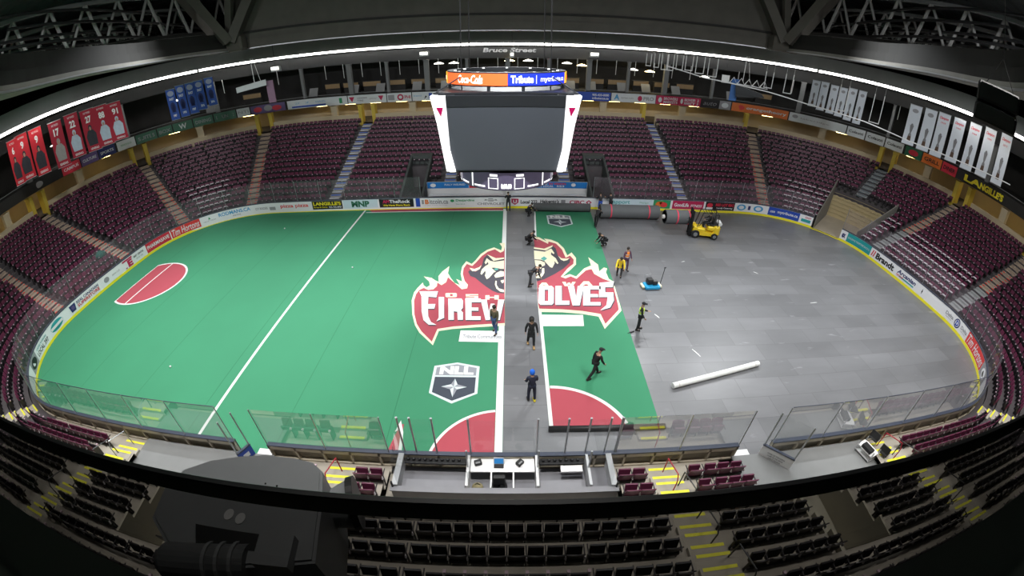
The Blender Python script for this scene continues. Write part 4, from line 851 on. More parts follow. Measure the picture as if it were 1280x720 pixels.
# ================= people =================
M_SKIN = mat('skin', (.42, .25, .17), .6, .06, 8)
CL = {'black': mat('black cloth', (.012, .012, .014), .85, .2, 9), 'navy': mat('navy cloth', (.018, .022, .045), .85, .15, 9), 'char': mat('charcoal cloth', (.03, .03, .034), .85, .15, 9), 'yellow': mat('bright yellow cloth', (.85, .62, .02), .8, .08, 9), 'lime': mat('hi-vis lime', (.62, .85, .08), .7, .06, 9), 'orange': mat('hi-vis orange', (.85, .25, .03), .7, .06, 9),
      'jeans': mat('blue jeans', (.05, .09, .22), .85, .15, 9), 'olive': mat('olive jacket', (.10, .085, .05), .85, .15, 9), 'blue': mat('bright blue knit', (.01, .13, .65), .8, .1, 14), 'shoe': mat('dark shoe', (.02, .018, .016), .6, .1, 9), 'ylw_shoe': mat('yellow shoe', (.75, .62, .03), .6, .1, 9), 'tan_shoe': mat('tan shoe', (.42, .26, .09), .6, .1, 9), 'hair': mat('dark hair', (.02, .014, .01), .7, .2, 20), 'white': mat('white cloth', (.7, .7, .7), .8, .05, 9), 'royal': mat('royal blue cloth', (.03, .1, .5), .8, .1, 9), 'plum': mat('plum cloth', (.10, .05, .09), .85, .1, 9)}
def skin_mesh(name, nodes, edges, root, m, parent, sub=1, extra=None):
    me = bpy.data.meshes.new(name); me.from_pydata([n[0] for n in nodes], edges, []); o = bpy.data.objects.new(name, me); COL.objects.link(o)
    md = o.modifiers.new('skin', 'SKIN'); md.use_smooth_shade = True; md.branch_smoothing = .4
    sv = me.skin_vertices[0].data
    for i, n in enumerate(nodes):
        r = n[1]; sv[i].radius = (r, r) if not isinstance(r, tuple) else r; sv[i].use_root = (i == root)
    s2 = o.modifiers.new('sub', 'SUBSURF'); s2.levels = sub; s2.render_levels = sub
    dg = bpy.context.evaluated_depsgraph_get(); me2 = bpy.data.meshes.new_from_object(o.evaluated_get(dg))
    o.modifiers.clear(); o.data = me2; bpy.data.meshes.remove(me)
    if extra:
        bm = bmesh.new(); bm.from_mesh(me2)
        for vs, fs in extra:
            nv = [bm.verts.new(v) for v in vs]
            for f_ in fs:
                try: bm.faces.new([nv[i] for i in f_]).smooth = True
                except ValueError: pass
        bm.to_mesh(me2); bm.free()
    me2.materials.clear()
    for x in (m if isinstance(m, list) else [m]): me2.materials.append(x)
    me2.name = name; o.parent = parent; o.matrix_parent_inverse = Matrix.Identity(4)
    return o
def person(label, loc, face, top, legs, shoes='shoe', lean=0, hip=(0, 0), knee=(0, 0), arm=((5, 8, 10), (5, 8, 10)), headp=0, head='hair', vest=None, coat=False, hood=False, k=1., turn=0, group=None, on=None):
    """face: heading in degrees (0 = +Y). arm = (swing forward, out to the side, elbow bend) for left and right"""
    root = thing('person', label, 'person', (loc[0], loc[1], loc[2] if len(loc) > 2 else 0), math.radians(face), group)
    root.scale = (k, k, k)
    V = Vector; rad = math.radians; dirv = lambda a, b=0: V((math.sin(rad(b)), math.sin(rad(a))*math.cos(rad(b)), -math.cos(rad(a))*math.cos(rad(b))))
    pel = V((0, 0, 0)); up = V((0, math.sin(rad(lean)), math.cos(rad(lean))))
    fw = V((0, math.cos(rad(lean)), -math.sin(rad(lean))))
    ab, ch, nk = pel+up*.18, pel+up*.40, pel+up*.55
    hl = lean*.4+headp; hup = V((0, math.sin(rad(hl)), math.cos(rad(hl)))); hfw = V((0, math.cos(rad(hl)), -math.sin(rad(hl))))
    hb, ht = nk+hup*.09+hfw*.02, nk+hup*.20+hfw*.03
    J = {}
    for sd, sx in ((0, -1), (1, 1)):
        h = V((sx*.095, 0, -.02)); kn = h+dirv(hip[sd], sx*4)*.44; an = kn+dirv(hip[sd]-knee[sd])*.42
        ft = an+(V((0, .17, -.05)) if hip[sd]-knee[sd] > -60 else V((0, .02, -.12)))
        sh = ch+up*.085+V((sx*.185, 0, 0)); el = sh+dirv(arm[sd][0], sx*arm[sd][1])*.29; wr = el+dirv(arm[sd][0]+arm[sd][2], sx*arm[sd][1]*.3)*.255
        hd = dirv(arm[sd][0]+arm[sd][2]+12, sx*2)
        J[sd] = (h, kn, an, ft, sh, el, wr, hd)
    zmin = min(min(J[q][2].z-.075, J[q][3].z-.03) for q in (0, 1)) if on is None else on
    off = V((0, 0, -zmin))
    for sd in J: J[sd] = tuple(v+off if i < 7 else v for i, v in enumerate(J[sd]))
    pel, ab, ch, nk, hb, ht = [v+off for v in (pel, ab, ch, nk, hb, ht)]
    # body: one skin
    N = [(pel, .115), (ab, .115), (ch, .125), (nk, .052), (hb, .082), (ht, .085)]; E = [(0, 1), (1, 2), (2, 3), (3, 4), (4, 5)]
    for sd, sx in ((0, -1), (1, 1)):
        h, kn, an, ft, sh, el, wr, hd = J[sd]; b = len(N)
        N += [(h, .082), (kn, .055), (an, .04), (ft, .034)]; E += [(0, b), (b, b+1), (b+1, b+2), (b+2, b+3)]
        b = len(N); palm = wr+hd*.07
        N += [(sh, .055), (el, .04), (wr, .027), (palm, (.036, .02))]; E += [(2, b), (b, b+1), (b+1, b+2), (b+2, b+3)]
        side = V((0, 1, 0)) if abs(hd.y) < .8 else V((1, 0, 0)); side = (side-hd*side.dot(hd)).normalized()
        for fi, ln in enumerate((.07, .08, .075, .058)):
            c0 = len(N); st0 = palm+side*(.03-.02*fi)+hd*.02
            N += [(st0, .0095), (st0+hd*ln*.55+V((-sx*.012, 0, 0)), .009), (st0+hd*ln+V((-sx*.03, 0, 0)), .0075)]; E += [(b+3, c0), (c0, c0+1), (c0+1, c0+2)]
        c0 = len(N); N += [(wr+hd*.035+side*.04, .011), (wr+hd*.075+side*.06, .009)]; E += [(b+3, c0), (c0, c0+1)]
    ex = []
    hx = V((1, 0, 0)); hc = (hb+ht)/2
    def blob(c, r, sc):
        t = MB(); t.ball((0, 0, 0), r, *sc, n=8); B = Matrix((hx, hfw, hup)).transposed(); return ([tuple(c+B @ V(v)) for v in t.v], t.f)
    ex += [blob(hc+hfw*.095-hup*.01, .018, (.8, 1, 1.4)), blob(hc+hx*.085, .028, (.4, .8, 1.2)), blob(hc-hx*.085, .028, (.4, .8, 1.2)), blob(hc+hfw*.03-hup*.075, .05, (1, .9, .6))]
    skin_mesh('body', N, E, 0, M_SKIN, root, 1, ex)
    bl = MB()
    for sx in (-1, 1): 
        q = blob(hc+hfw*.088+hx*.032*sx+hup*.018, .011, (1.2, .6, .8)); bl.add(*q)
    q = blob(hc+hfw*.09-hup*.05, .018, (1.3, .4, .3)); bl.add(*q)
    bl.build('face_features', CL['shoe'], root, True)
    # clothing
    N = [(pel-V((0, 0, .02)), .145), (ab, .145), (ch, .155), (nk-up*.03, .075)]; E = [(0, 1), (1, 2), (2, 3)]
    for sd in (0, 1):
        h, kn, an, ft, sh, el, wr, hd = J[sd]; b = len(N); N += [(sh, .075), (el, .06), (wr, .045)]; E += [(2, b), (b, b+1), (b+1, b+2)]
    if coat:
        b = len(N); N += [(pel-V((0, 0, .2)), .17), (pel-V((0, 0, .33)), .18)]; E += [(0, b), (b, b+1)]
    skin_mesh('jacket', N, E, 0, CL[top], root, 2)
    N = [(pel, .13)]; E = []
    for sd in (0, 1):
        h, kn, an, ft, sh, el, wr, hd = J[sd]; b = len(N); N += [(h, .10), (kn, .075), (an+V((0, 0, .02)), .06)]; E += [(0, b), (b, b+1), (b+1, b+2)]
    skin_mesh('trousers', N, E, 0, CL[legs], root, 2)
    for sd in (0, 1):
        h, kn, an, ft, *_ = J[sd]; t = MB(); d = (ft-an); d.z = 0 if abs(d.y) > .1 else d.z
        z = an.z-.075+.0 if d.z == 0 else None
        base = V((an.x, an.y, min(an.z, ft.z)))
        if z is not None:
            c = V((an.x, an.y+.06, an.z-.035)); t.box(c, (.10, .28, .08), bev=.03); t.box((an.x, an.y, an.z+.01), (.10, .11, .1), bev=.03)
        else: t.tube([an, an+(ft-an)*1.0], .05, 8); t.box(ft, (.1, .1, .07), bev=.02)
        t.build('shoe', CL[shoes if sd == 1 or shoes != 'ylw_shoe' else 'shoe'], root, True)
    B = Matrix((hx, hfw, hup)).transposed()
    t = MB()
    if head in ('hair',):
        prof = [(.001, .125), (.06, .112), (.095, .07), (.104, .02), (.10, -.03)]; t.lathe(prof, 12, hc-hfw*.018, B); t.build('hair', CL['hair'], root, True)
    elif head == 'cap':
        t.lathe([(.001, .128), (.07, .115), (.103, .07), (.107, .035)], 12, hc, B); t.box(hc+hfw*.14+hup*.04, (.15, .12, .015), B); t.build('cap', CL['black'], root, True)
    else:
        t.lathe([(.001, .15), (.06, .138), (.106, .08), (.112, .02), (.105, -.05), (.09, -.08)], 12, hc-hfw*.012, B); t.build('knit_hat', CL[head], root, True)
    if hood:
        t = MB(); t.lathe([(.001, .145), (.08, .125), (.12, .06), (.125, -.02), (.12, -.1), (.085, -.16)], 12, hc-hfw*.082, B); t.build('hood', CL[top], root, True)
    if vest:
        N = [(pel+up*.02, .153), (ab, .153), (ch, .163), (ch+up*.1, .12)]; E = [(0, 1), (1, 2), (2, 3)]
        skin_mesh('safety_vest', N, E, 0, CL[vest], root, 2)
        t = MB()
        for q in (.12, .3):
            c = pel+up*q; Bt = Matrix((hx, fw, up)).transposed(); t.lathe([(.158, -.02), (.162, 0), (.158, .02)], 16, c, Bt)
        t.build('reflective_band', CL['white'], root)
    return root
K1 = 1.0
person('person in black hooded coat walking toward the camera on the bare gap', (1.32, -5.85), 185, 'black', 'black', 'tan_shoe', hip=(12, -10), knee=(4, 14), arm=((8, 16, 15), (-8, 16, 15)), hood=True, coat=True, head='hair')
person('person in bright blue knit hat standing with back to the camera', (1.2, -9.5), 10, 'navy', 'navy', 'ylw_shoe', hip=(3, -2), knee=(0, 4), arm=((14, 7, 38), (14, 7, 38)), headp=14, head='blue')
person('person in black suit and cap striding over the right turf strip', (4.12, -8.1), -68, 'black', 'black', hip=(24, -20), knee=(6, 14), lean=12, arm=((-14, 8, 10), (16, 8, 16)), headp=10, head='cap')
person('person in olive jacket and jeans standing by the white line on the crest', (-.5, -4.8), 150, 'olive', 'jeans', hip=(8, -8), knee=(2, 12), arm=((10, 8, 15), (-6, 8, 10)), vest=None, head='hair')
person('person in black cap and lime safety vest standing beside the right strip', (7.15, -4.6), -110, 'black', 'black', hip=(3, -3), knee=(2, 2), arm=((15, 6, 70), (10, 6, 25)), head='cap', vest='lime')
person('person in black bending over the strip edge beside the wolf face', (1.5, -.2), -75, 'black', 'char', lean=62, hip=(8, -4), knee=(6, 8), arm=((-2, 6, 6), (10, 6, 10)), headp=15)
person('person in black crouching on the bare gap above the flames', (1.5, 5.6), -80, 'black', 'black', lean=48, hip=(95, 70), knee=(135, 125), arm=((40, 8, 10), (30, 8, 15)), headp=20)
person('person in black crouching behind the end of the roll at the far boards', (1.72, 11.1), -70, 'black', 'black', lean=42, hip=(90, 65), knee=(130, 120), arm=((50, 8, 10), (40, 8, 15)), headp=10)
person('person in dark coat standing against the far boards above the white line', (.12, 12.3), 10, 'black', 'char', hip=(2, -2), arm=((30, 6, 40), (30, 6, 40)), headp=20)
person('person in black kneeling at the right edge of the strip', (7.35, 5.45), 100, 'black', 'black', lean=50, hip=(88, 40), knee=(120, 125), arm=((35, 8, 10), (25, 8, 15)), headp=20)
person('person in yellow jacket bending forward beside the orange-vested worker', (7.35, 1.0), 165, 'yellow', 'char', lean=38, hip=(6, -6), knee=(4, 12), arm=((20, 12, 20), (30, 12, 25)), headp=10, coat=True)
person('person in orange safety vest standing behind the yellow jacket', (7.95, 1.75), 200, 'plum', 'plum', hip=(4, -4), knee=(2, 6), arm=((12, 12, 15), (5, 14, 10)), vest='orange')
person('person in black leaning with both hands on the end of the strapped roll', (7.3, 9.0), -30, 'black', 'black', lean=48, hip=(10, -25), knee=(12, 15), arm=((55, 6, 8), (50, 6, 10)), headp=-10)
person('person with royal blue trousers standing behind the strapped roll', (8.25, 12.3), 0, 'char', 'royal', hip=(3, -3), arm=((35, 10, 50), (35, 10, 50)), lean=14, headp=16)
person('person in grey top and black trousers next to the blue-trousered worker', (9.2, 12.35), 20, 'char', 'black', hip=(3, -3), arm=((30, 16, 70), (30, 16, 70)), lean=10, headp=14)
lk = MB()
lk.box((6.75, -4.85, .05), (.3, .05, .05), Matrix.Rotation(.4, 3, 'Z')); lk.tube([(6.62, -4.9, .03), (6.5, -4.94, .03)], .02, 6); lk.tube([(6.95, -4.78, .05), (7.0, -4.75, .2)], .015, 5)
tag(lk.build('carpet_kicker', M_BLACK), 'small black carpet kicker on the floor at the vested worker', 'tool')

# ================= forklift and floor machine =================
M_FLY = mat('forklift yellow', (.85, .60, .02), .4, .05, 3, coat=.3); M_TYRE = mat('tyre rubber', (.015, .015, .016), .9, .2, 8); M_SEAT = mat('black vinyl', (.014, .014, .015), .5, .1, 6)
fk = thing('forklift', 'yellow forklift with black mast lifting a strapped turf roll', 'forklift', (15.95, 7.55, 0), math.radians(168))
b1 = MB(); b1.prism([(-.95, -.5), (.95, -.5), (.95, .5), (-.95, .5)], .25, .55); b1.box((.45, 0, .68), (.9, 1.0, .3), bev=.06); b1.box((.78, .42, .62), (.36, .2, .7), bev=.06); b1.box((.78, -.42, .62), (.36, .2, .7), bev=.06); b1.build('chassis', M_FLY, fk)
b1 = MB(); b1.box((-.95, 0, .72), (.55, 1.08, .85), bev=.14); b1.box((-.55, 0, .86), (.7, .9, .35), bev=.08); b1.build('counterweight', M_FLY, fk)
b1 = MB(); b1.box((-.75, 0, 1.16), (.7, .7, .06), bev=.02); b1.build('engine_cover', M_SEAT, fk)
b1 = MB(); b1.box((-.4, 0, 1.1), (.5, .55, .14), bev=.04); b1.box((-.66, 0, 1.42), (.14, .52, .55), bev=.05); b1.build('driver_seat', M_SEAT, fk)
b1 = MB()
for yy in (-.48, .48):
    b1.tube([(-.95, yy, 1.1), (-.85, yy, 2.12)], .035, 6); b1.tube([(.7, yy, .8), (.42, yy, 2.14)], .035, 6); b1.tube([(-.87, yy, 2.12), (.44, yy, 2.14)], .035, 6)
for q in range(6): b1.tube([(-.8+.22*q, -.48, 2.14), (-.8+.22*q, .48, 2.14)], .02, 5)
b1.build('overhead_guard', M_BLACK, fk)
b1 = MB()
for yy in (-.33, .33): b1.box((1.12, yy, 1.12), (.14, .1, 2.1)); b1.box((1.22, yy*.75, 1.2), (.1, .08, 2.2))
for zz in (.3, 1.2, 2.1): b1.box((1.14, 0, zz), (.1, .66, .08))
b1.tube([(1.1, 0, .3), (1.1, 0, 2.0)], .05, 8); b1.build('mast', M_BLACK, fk)
b1 = MB(); b1.box((1.34, 0, 1.3), (.07, .95, .5)); b1.build('carriage', M_BLACK, fk)
b1 = MB(); b1.tube([(1.36, 0, 1.28), (3.15, .32, 1.28)], .07, 10); b1.build('carpet_pole', M_STEEL, fk)
for x, yy, r in ((.72, -.5, .34), (.72, .5, .34), (-.85, -.48, .27), (-.85, .48, .27)):
    b1 = MB(); b1.lathe([(.02, -.1), (r*.55, -.11), (r*.9, -.1), (r, -.07), (r, .07), (r*.9, .1), (r*.55, .11), (.02, .1)], 20, (x, yy, r), Matrix.Rotation(math.pi/2, 3, 'X'), 0); w = b1.build('wheel', M_TYRE, fk)
    b1 = MB(); b1.lathe([(.02, -.118), (r*.5, -.115), (r*.5, .115), (.02, .118)], 14, (x, yy, r), Matrix.Rotation(math.pi/2, 3, 'X')); b1.build('hub', M_GREY, w)
b1 = MB(); b1.tube([(.45, .05, .8), (.2, .05, 1.25)], .03, 6); b1.lathe([(.17, -.012), (.185, 0), (.17, .012), (.155, 0), (.17, -.012)], 16, (.19, .05, 1.27), Matrix.Rotation(-.5, 3, 'Y')); b1.build('steering_wheel', M_BLACK, fk)
b1 = MB(); b1.tube([(-1.15, -.35, 1.3), (-1.15, .35, 1.3)], .16, 14); b1.build('gas_bottle', M_WHITE, fk)
person('person in dark clothes driving the yellow forklift', (16.3, 7.48, 1.17), 78, 'black', 'black', on=-.12, hip=(80, 80), knee=(75, 75), arm=((45, 8, 35), (45, 8, 35)), head='hair')
fm = thing('floor_machine', 'small blue floor machine with black box and upright handle on bare floor', 'machine', (9.15, -.35, 0), math.radians(4))
M_BLUEP = mat('bright blue plastic', (.02, .30, .55), .4, .06, 4)
b1 = MB(); b1.box((0, 0, .16), (1.0, .62, .16), bev=.04); b1.box((0, -.3, .13), (.96, .1, .18), bev=.03); b1.build('deck', M_BLUEP, fm)
b1 = MB(); b1.box((-.12, .1, .42), (.4, .42, .36), bev=.06); b1.box((.18, .02, .37), (.36, .4, .28), bev=.06); b1.build('motor_housing', M_SEAT, fm)
b1 = MB()
for q in range(5): b1.box((.18, -.1+.06*q, .515), (.3, .02, .015))
b1.build('vent', M_GREY, fm)
for q in (-.58, .58):
    b1 = MB(); b1.box((q, .05, .12), (.16, .5, .14), bev=.03); b1.build('side_brush', mat('cream plastic', (.70, .66, .45), .5), fm)
b1 = MB(); b1.tube([(.62, .1, .15), (.72, .2, .55), (.9, .42, 1.15)], .022, 6); b1.tube([(.84, .42, 1.15), (.97, .42, 1.17)], .028, 6); b1.build('handle', M_BLACK, fm)
b1 = MB(); b1.tube([(-.35, .3, .2), (-.35, .34, .72), (-.05, .34, .76), (.02, .3, .5)], .016, 6); b1.build('grab_bar', M_STEEL, fm)
for x in (-.35, .35):
    for y in (-.2, .2):
        b1 = MB(); b1.lathe([(.005, -.03), (.075, -.03), (.075, .03), (.005, .03)], 12, (x, y, .075), Matrix.Rotation(math.pi/2, 3, 'X')); b1.build('wheel', M_TYRE, fm)
# ================= hanging scoreboard =================
sb = thing('scoreboard', 'hanging centre scoreboard with dark screens, lit white corners and LED rings', 'scoreboard', (.1, 0, 7))
M_SCR = mat('dark led screen', (.075, .082, .098), .4, .06, .6); M_SCRF = mat('screen frame', (.02, .022, .026), .5, .1, 2)
M_PIL = mat('lit white corner panel', (1, 1, 1), .5, .02, 1, emit=1.05); M_PILR = mat('lit corner emblem', (.35, .0, .07), .5, .02, 1, emit=.55); M_PILT = mat('lit corner lettering', (.55, .55, .58), .5, .02, 1, emit=.6)
def flr(w, z): return w
zb, ztp = .92, 4.42         # above the scoreboard's base at 7 m
hb, htp = 2.62, 3.24        # half depth of the tilted faces
ib, it_ = 2.55, 2.57        # half width of a screen
cb, ct = 2.83, 3.17
for k in range(4):
    R = Matrix.Rotation(k*math.pi/2, 3, 'Z'); q = lambda x, y, z: tuple(R @ Vector((x, y, z)))
    b1 = MB(); b1.hexa([q(-ib, -hb, zb), q(ib, -hb, zb), q(ib, -hb+.3, zb), q(-ib, -hb+.3, zb), q(-it_, -htp, ztp), q(it_, -htp, ztp), q(it_, -htp+.3, ztp), q(-it_, -htp+.3, ztp)]); s_ = b1.build('screen', M_SCR, sb)
    b1 = MB()
    for z0, z1 in ((0, .012), (.86, 1.0)):
        l = lambda z, x, d: q(x*(ib+(it_-ib)*z), -(hb+(htp-hb)*z)-d, zb+(ztp-zb)*z)
        b1.quad(l(z0, -1, .02), l(z0, 1, .02), l(z1, 1, .02), l(z1, -1, .02))
    b1.build('screen_bezel', M_SCRF, s_)
    # corner between this face and the next: white flare panels on both faces
    for sgn_ in (-1, 1):
        b1 = MB(); a0, a1 = (ib+.02, cb-.02), (it_+.03, ct)
        pnts = [q(sgn_*a0[0], -hb-.02, zb), q(sgn_*a0[1], -hb-.02, zb), q(sgn_*a1[1], -htp-.02, ztp), q(sgn_*a1[0], -htp-.02, ztp)]
        back = [q(sgn_*a0[0], -hb+.25, zb), q(sgn_*a0[1], -hb+.25, zb), q(sgn_*a1[1], -htp+.25, ztp), q(sgn_*a1[0], -htp+.25, ztp)]
        b1.add(pnts+back, [(0, 1, 2, 3), (7, 6, 5, 4), (0, 4, 5, 1), (1, 5, 6, 2), (2, 6, 7, 3), (3, 7, 4, 0)]); cp = b1.build('corner_panel', M_PIL, sb)
        def ff(u, v, d=.035):
            x0 = a0[0]+(a1[0]-a0[0])*v; x1 = a0[1]+(a1[1]-a0[1])*v; xx = sgn_*(x0+(x1-x0)*u); return q(xx, -(hb+(htp-hb)*v)-d, zb+(ztp-zb)*v)
        b1 = MB(); b1.poly([ff(.2, .86), ff(.8, .86), ff(.5, .74)]); b1.build('emblem', M_PILR, cp)
        b1 = MB(); put_text(b1, 'CANADIAN TIRE', lambda u, v: ff(.38+.3*v if sgn_ > 0 else .62-.3*v, .12+.58*u if sgn_ > 0 else .7-.58*u), 0, 1, 0, 1, 0, .01); b1.build('lettering', M_PILT, cp)
b1 = MB(); b1.prism([(-2.3, -2.3), (2.3, -2.3), (2.3, 2.3), (-2.3, 2.3)], .75, 4.5); b1.build('frame_core', M_BLACK, sb)
b1 = MB()
b1.box((0, 0, 4.5), (6.2, 6.2, .08))
for x in (-.75, .75):
    for y in (-2.7, 2.7): b1.box((x, y, 4.66), (.14, .14, .3)); b1.box((y, x, 4.66), (.14, .14, .3))
for k in range(4):
    R = Matrix.Rotation(k*math.pi/2, 3, 'Z'); b1.tube([R @ Vector((3.1, -3.1, 4.5)), R @ Vector((2.06, -2.06, 5.1))], .03, 6)
b1.build('top_deck', M_SCRF, sb)
M_LEDO = mat('led orange red', (1., .13, .03), .5, .02, 1, emit=.95); M_LEDB = mat('led blue', (.01, .03, .75), .5, .02, 1, emit=.95); M_LEDW = mat('led white', (1, 1, 1), .5, .02, 1, emit=1.1); M_LEDY = mat('led amber', (1., .5, .03), .5, .02, 1, emit=.9)
def cyl(r, z0, z1, a0, a1, mb, n=40, mi=0):
    mb.strip(lambda t: (r*math.cos(t), r*math.sin(t), z0), lambda t: (r*math.cos(t), r*math.sin(t), z1), frange(a0, a1, math.pi/n), mi)
RT, rz0, rz1 = 2.92, 4.78, 5.28
ur = MB(); cyl(RT-.05, rz0-.06, rz1+.05, 0, 2*math.pi, ur); cyl(RT-.3, rz0, rz1+.05, 0, 2*math.pi, ur)
ur.strip(lambda t: ((RT-.05)*math.cos(t), (RT-.05)*math.sin(t), rz1+.05), lambda t: ((RT-.3)*math.cos(t), (RT-.3)*math.sin(t), rz1+.05), frange(0, 2*math.pi, .1))
ur.strip(lambda t: ((RT-.05)*math.cos(t), (RT-.05)*math.sin(t), rz0-.06), lambda t: ((RT-.3)*math.cos(t), (RT-.3)*math.sin(t), rz0-.06), frange(0, 2*math.pi, .1))
up_ = ur.build('upper_ring', M_SCRF, sb)
def ringseg(par, r, z0, z1, a0, a1, m, name='led_panel'):
    b1 = MB(); cyl(r, z0, z1, a0, a1, b1); return b1.build(name, m, par)
D_ = math.radians
for base in (0, 180):
    ringseg(up_, RT, rz0, rz1, D_(base+199), D_(base+271.5), M_LEDO); ringseg(up_, RT, rz0, rz1, D_(base+271.8), D_(base+338), M_LEDB)
    ringseg(up_, RT, rz0, rz1, D_(base+158.5), D_(base+198.6), M_LEDY)
    rf = lambda r, a0, a1, z0, z1: (lambda u, v: (r*math.cos(D_(a0+(a1-a0)*u)), r*math.sin(D_(a0+(a1-a0)*u)), z0+(z1-z0)*v))
    b1 = MB(); F = rf(RT+.015, base+223, base+250, rz0, rz1); put_text(b1, 'Coca-Cola', F, 0, 1, .16, .86, 0, .02, .3); b1.poly([F(-.02, .06), F(.75, .2), F(1.0, .12), F(.75, .14)])
    F = rf(RT+.015, base+274, base+294, rz0, rz1); put_text(b1, 'Tribute', F, 0, 1, .2, .84, 0, .04); b1.quad(F(1.12, .15), F(1.15, .15), F(1.15, .85), F(1.12, .85))
    F = rf(RT+.015, base+301, base+334, rz0, rz1); put_text(b1, 'mytribute.ca', F, 0, 1, .18, .74, 0, .01); b1.build('lettering', M_LEDW, up_)
    b1 = MB(); F = rf(RT+.016, base+345, base+352, rz0, rz1); b1.quad(F(0, .3), F(1, .3), F(1, .7), F(0, .7)); b1.build('lettering', M_LEDO, up_)
    b1 = MB(); F = rf(RT+.016, base+188, base+195, rz0, rz1); b1.quad(F(0, .3), F(1, .3), F(1, .7), F(0, .7)); b1.build('lettering', M_LEDW, up_)
sp_ = MB()
for k in range(12): a_ = k*math.pi/6; sp_.box((2.5*math.cos(a_), 2.5*math.sin(a_), 5.3), (.12, .12, .05))
sp_.build('ring_spot', M_LEDW, up_)
RL, lz0, lz1 = 2.45, -.12, .74
lr = MB(); cyl(RL-.04, lz0-.04, lz1, 0, 2*math.pi, lr); lr.poly([((RL-.04)*math.cos(t*math.pi/20), (RL-.04)*math.sin(t*math.pi/20), lz0-.04) for t in range(39, -1, -1)]); lo_ = lr.build('lower_ring', M_SCRF, sb)
M_LP = mat('dim purple led field', (.085, .07, .12), .4, .05, 1, emit=.5)
ringseg(lo_, RL, lz0, lz1, 0, 2*math.pi, M_LP)
b1 = MB()
for base in (0, 90, 180, 270):
    def bar_(a0, a1, v0, v1): 
        F = rf(RL+.015, base+225+a0, base+225+a1, lz0, lz1); n = 4
        for i in range(n): b1.quad(F(i/n, v0), F((i+1)/n, v0), F((i+1)/n, v1), F(i/n, v1))
    bar_(1, 3.2, .05, .98); bar_(5, 20, .12, .22)
    for a0, a1, v0, v1 in ((24, 36, .06, .1), (24, 36, .66, .7), (24, 25, .06, .7), (35, 36, .06, .7), (54, 66, .06, .1), (54, 66, .66, .7), (54, 55, .06, .7), (65, 66, .06, .7)): bar_(a0, a1, v0, v1)
    bar_(26, 35, .78, .92); bar_(56, 65, .78, .92); bar_(70, 85, .12, .22)
    F = rf(RL+.015, base+225+39, base+225+51, lz0, lz1); put_text(b1, '0:00.00', F, 0, 1, .08, .38, 0, .06)
b1.build('lettering', M_LEDW, lo_)
b1 = MB()
for x in (-2, 2):
    for y in (-2, 2): b1.tube([(x, y, 4.5), (x*.9, y*.9, 17.9)], .03, 6)
b1.build('hoist_cable', M_BLACK, sb)

# ================= penalty boxes and officials' box =================
pb = thing('penalty_box', 'glazed penalty boxes with the white officials desk between them', 'penalty box', (0, -13, .3))
M_PBG = mat('penalty box grey', (.24, .24, .26), .6, .12, 1.5); M_PBF = mat('penalty box floor', (.20, .20, .22), .6, .2, 1.2); M_LGY = mat('pale grey board', (.52, .53, .55), .5, .06, 1.5)
Y0, Y1 = -.12, -1.32        # front and back, from y = -13
b1 = MB(); b1.box((.1, (Y0+Y1)/2, .03), (7.3, 1.2, .06)); b1.build('floor_deck', M_PBF, pb)
b1 = MB(); b1.box((.1, Y1-.04, .36), (7.5, .1, .66)); b1.box((.1, Y1-.06, .70), (7.55, .2, .04)); b1.build('back_wall', M_PBG, pb)
for x in (-3.55, 3.75):
    b1 = MB(); b1.box((x, -.68, .40), (.1, 1.25, .76)); b1.box((x-.02*(1 if x > 0 else -1), -.68, .8), (.2, 1.25, .04)); b1.build('end_wall', M_LGY, pb)
for x in (-1.14, 1.2, 2.95):
    b1 = MB(); b1.box((x, -.68, .42), (.09, 1.2, .84)); b1.build('divider', M_WHITE if x < 2 else M_LGY, pb)
for x0, x1 in ((-3.4, -1.25), (1.32, 2.85)):
    b1 = MB(); b1.box(((x0+x1)/2, -.98, .36), (x1-x0, .34, .06)); b1.box(((x0+x1)/2, -.98, .18), (x1-x0-.3, .08, .34)); b1.build('bench', M_PBG, pb)
    b1 = MB(); b1.box(((x0+x1)/2, -.22, .62), (x1-x0, .22, .05))
    for q in range(int((x1-x0)/.2)): b1.box((x0+.12+q*.2, -.2, .69), (.11, .1, .1), bev=.03)
    b1.build('bottle_shelf', M_BLACK, pb)
dk_ = MB(); dk_.box((.03, -.36, .62), (2.2, .52, .05)); dk_.box((.03, -.12, .35), (2.2, .04, .6)); 
for x in (-.35, .4): dk_.box((x, -.68, .34), (.05, 1.1, .62))
dk_.build('desk', M_WHITE, pb)
def gpane(p, name='glass_pane', m=None):
    b1 = MB(); b1.poly(p); return b1.build(name, m or M_GLASS, pb)
ZT = 2.6
for x0, x1 in ((-3.4, -3.03), (-3.03, -2.27), (-1.08, .05), (.05, 1.2), (1.2, 2.2), (2.9, 3.6)):
    gpane([(x0+.02, 0.03, .8), (x1-.02, 0.03, .8), (x1-.02, 0.03, ZT), (x0+.02, 0.03, ZT)])
for x in (-3.42, -1.08, 1.2, 3.62): gpane([(x, -.05, .84), (x, Y1, .84), (x, Y1, 2.1 if abs(x) > 2 else 1.7), (x, -.05, ZT if abs(x) > 2 else 1.9)])
for x in (-3.42, -3.0, -2.27, -1.08, 1.2, 2.2, 2.92, 3.6, 3.97):
    b1 = MB(); b1.tube([(x, 0.03, .78), (x, 0.03, ZT+.03)], .032, 8); b1.tube([(x, .03, ZT+.03), (x, .03, ZT+.06)], .04, 8); b1.build('glass_post', M_STEEL, pb)
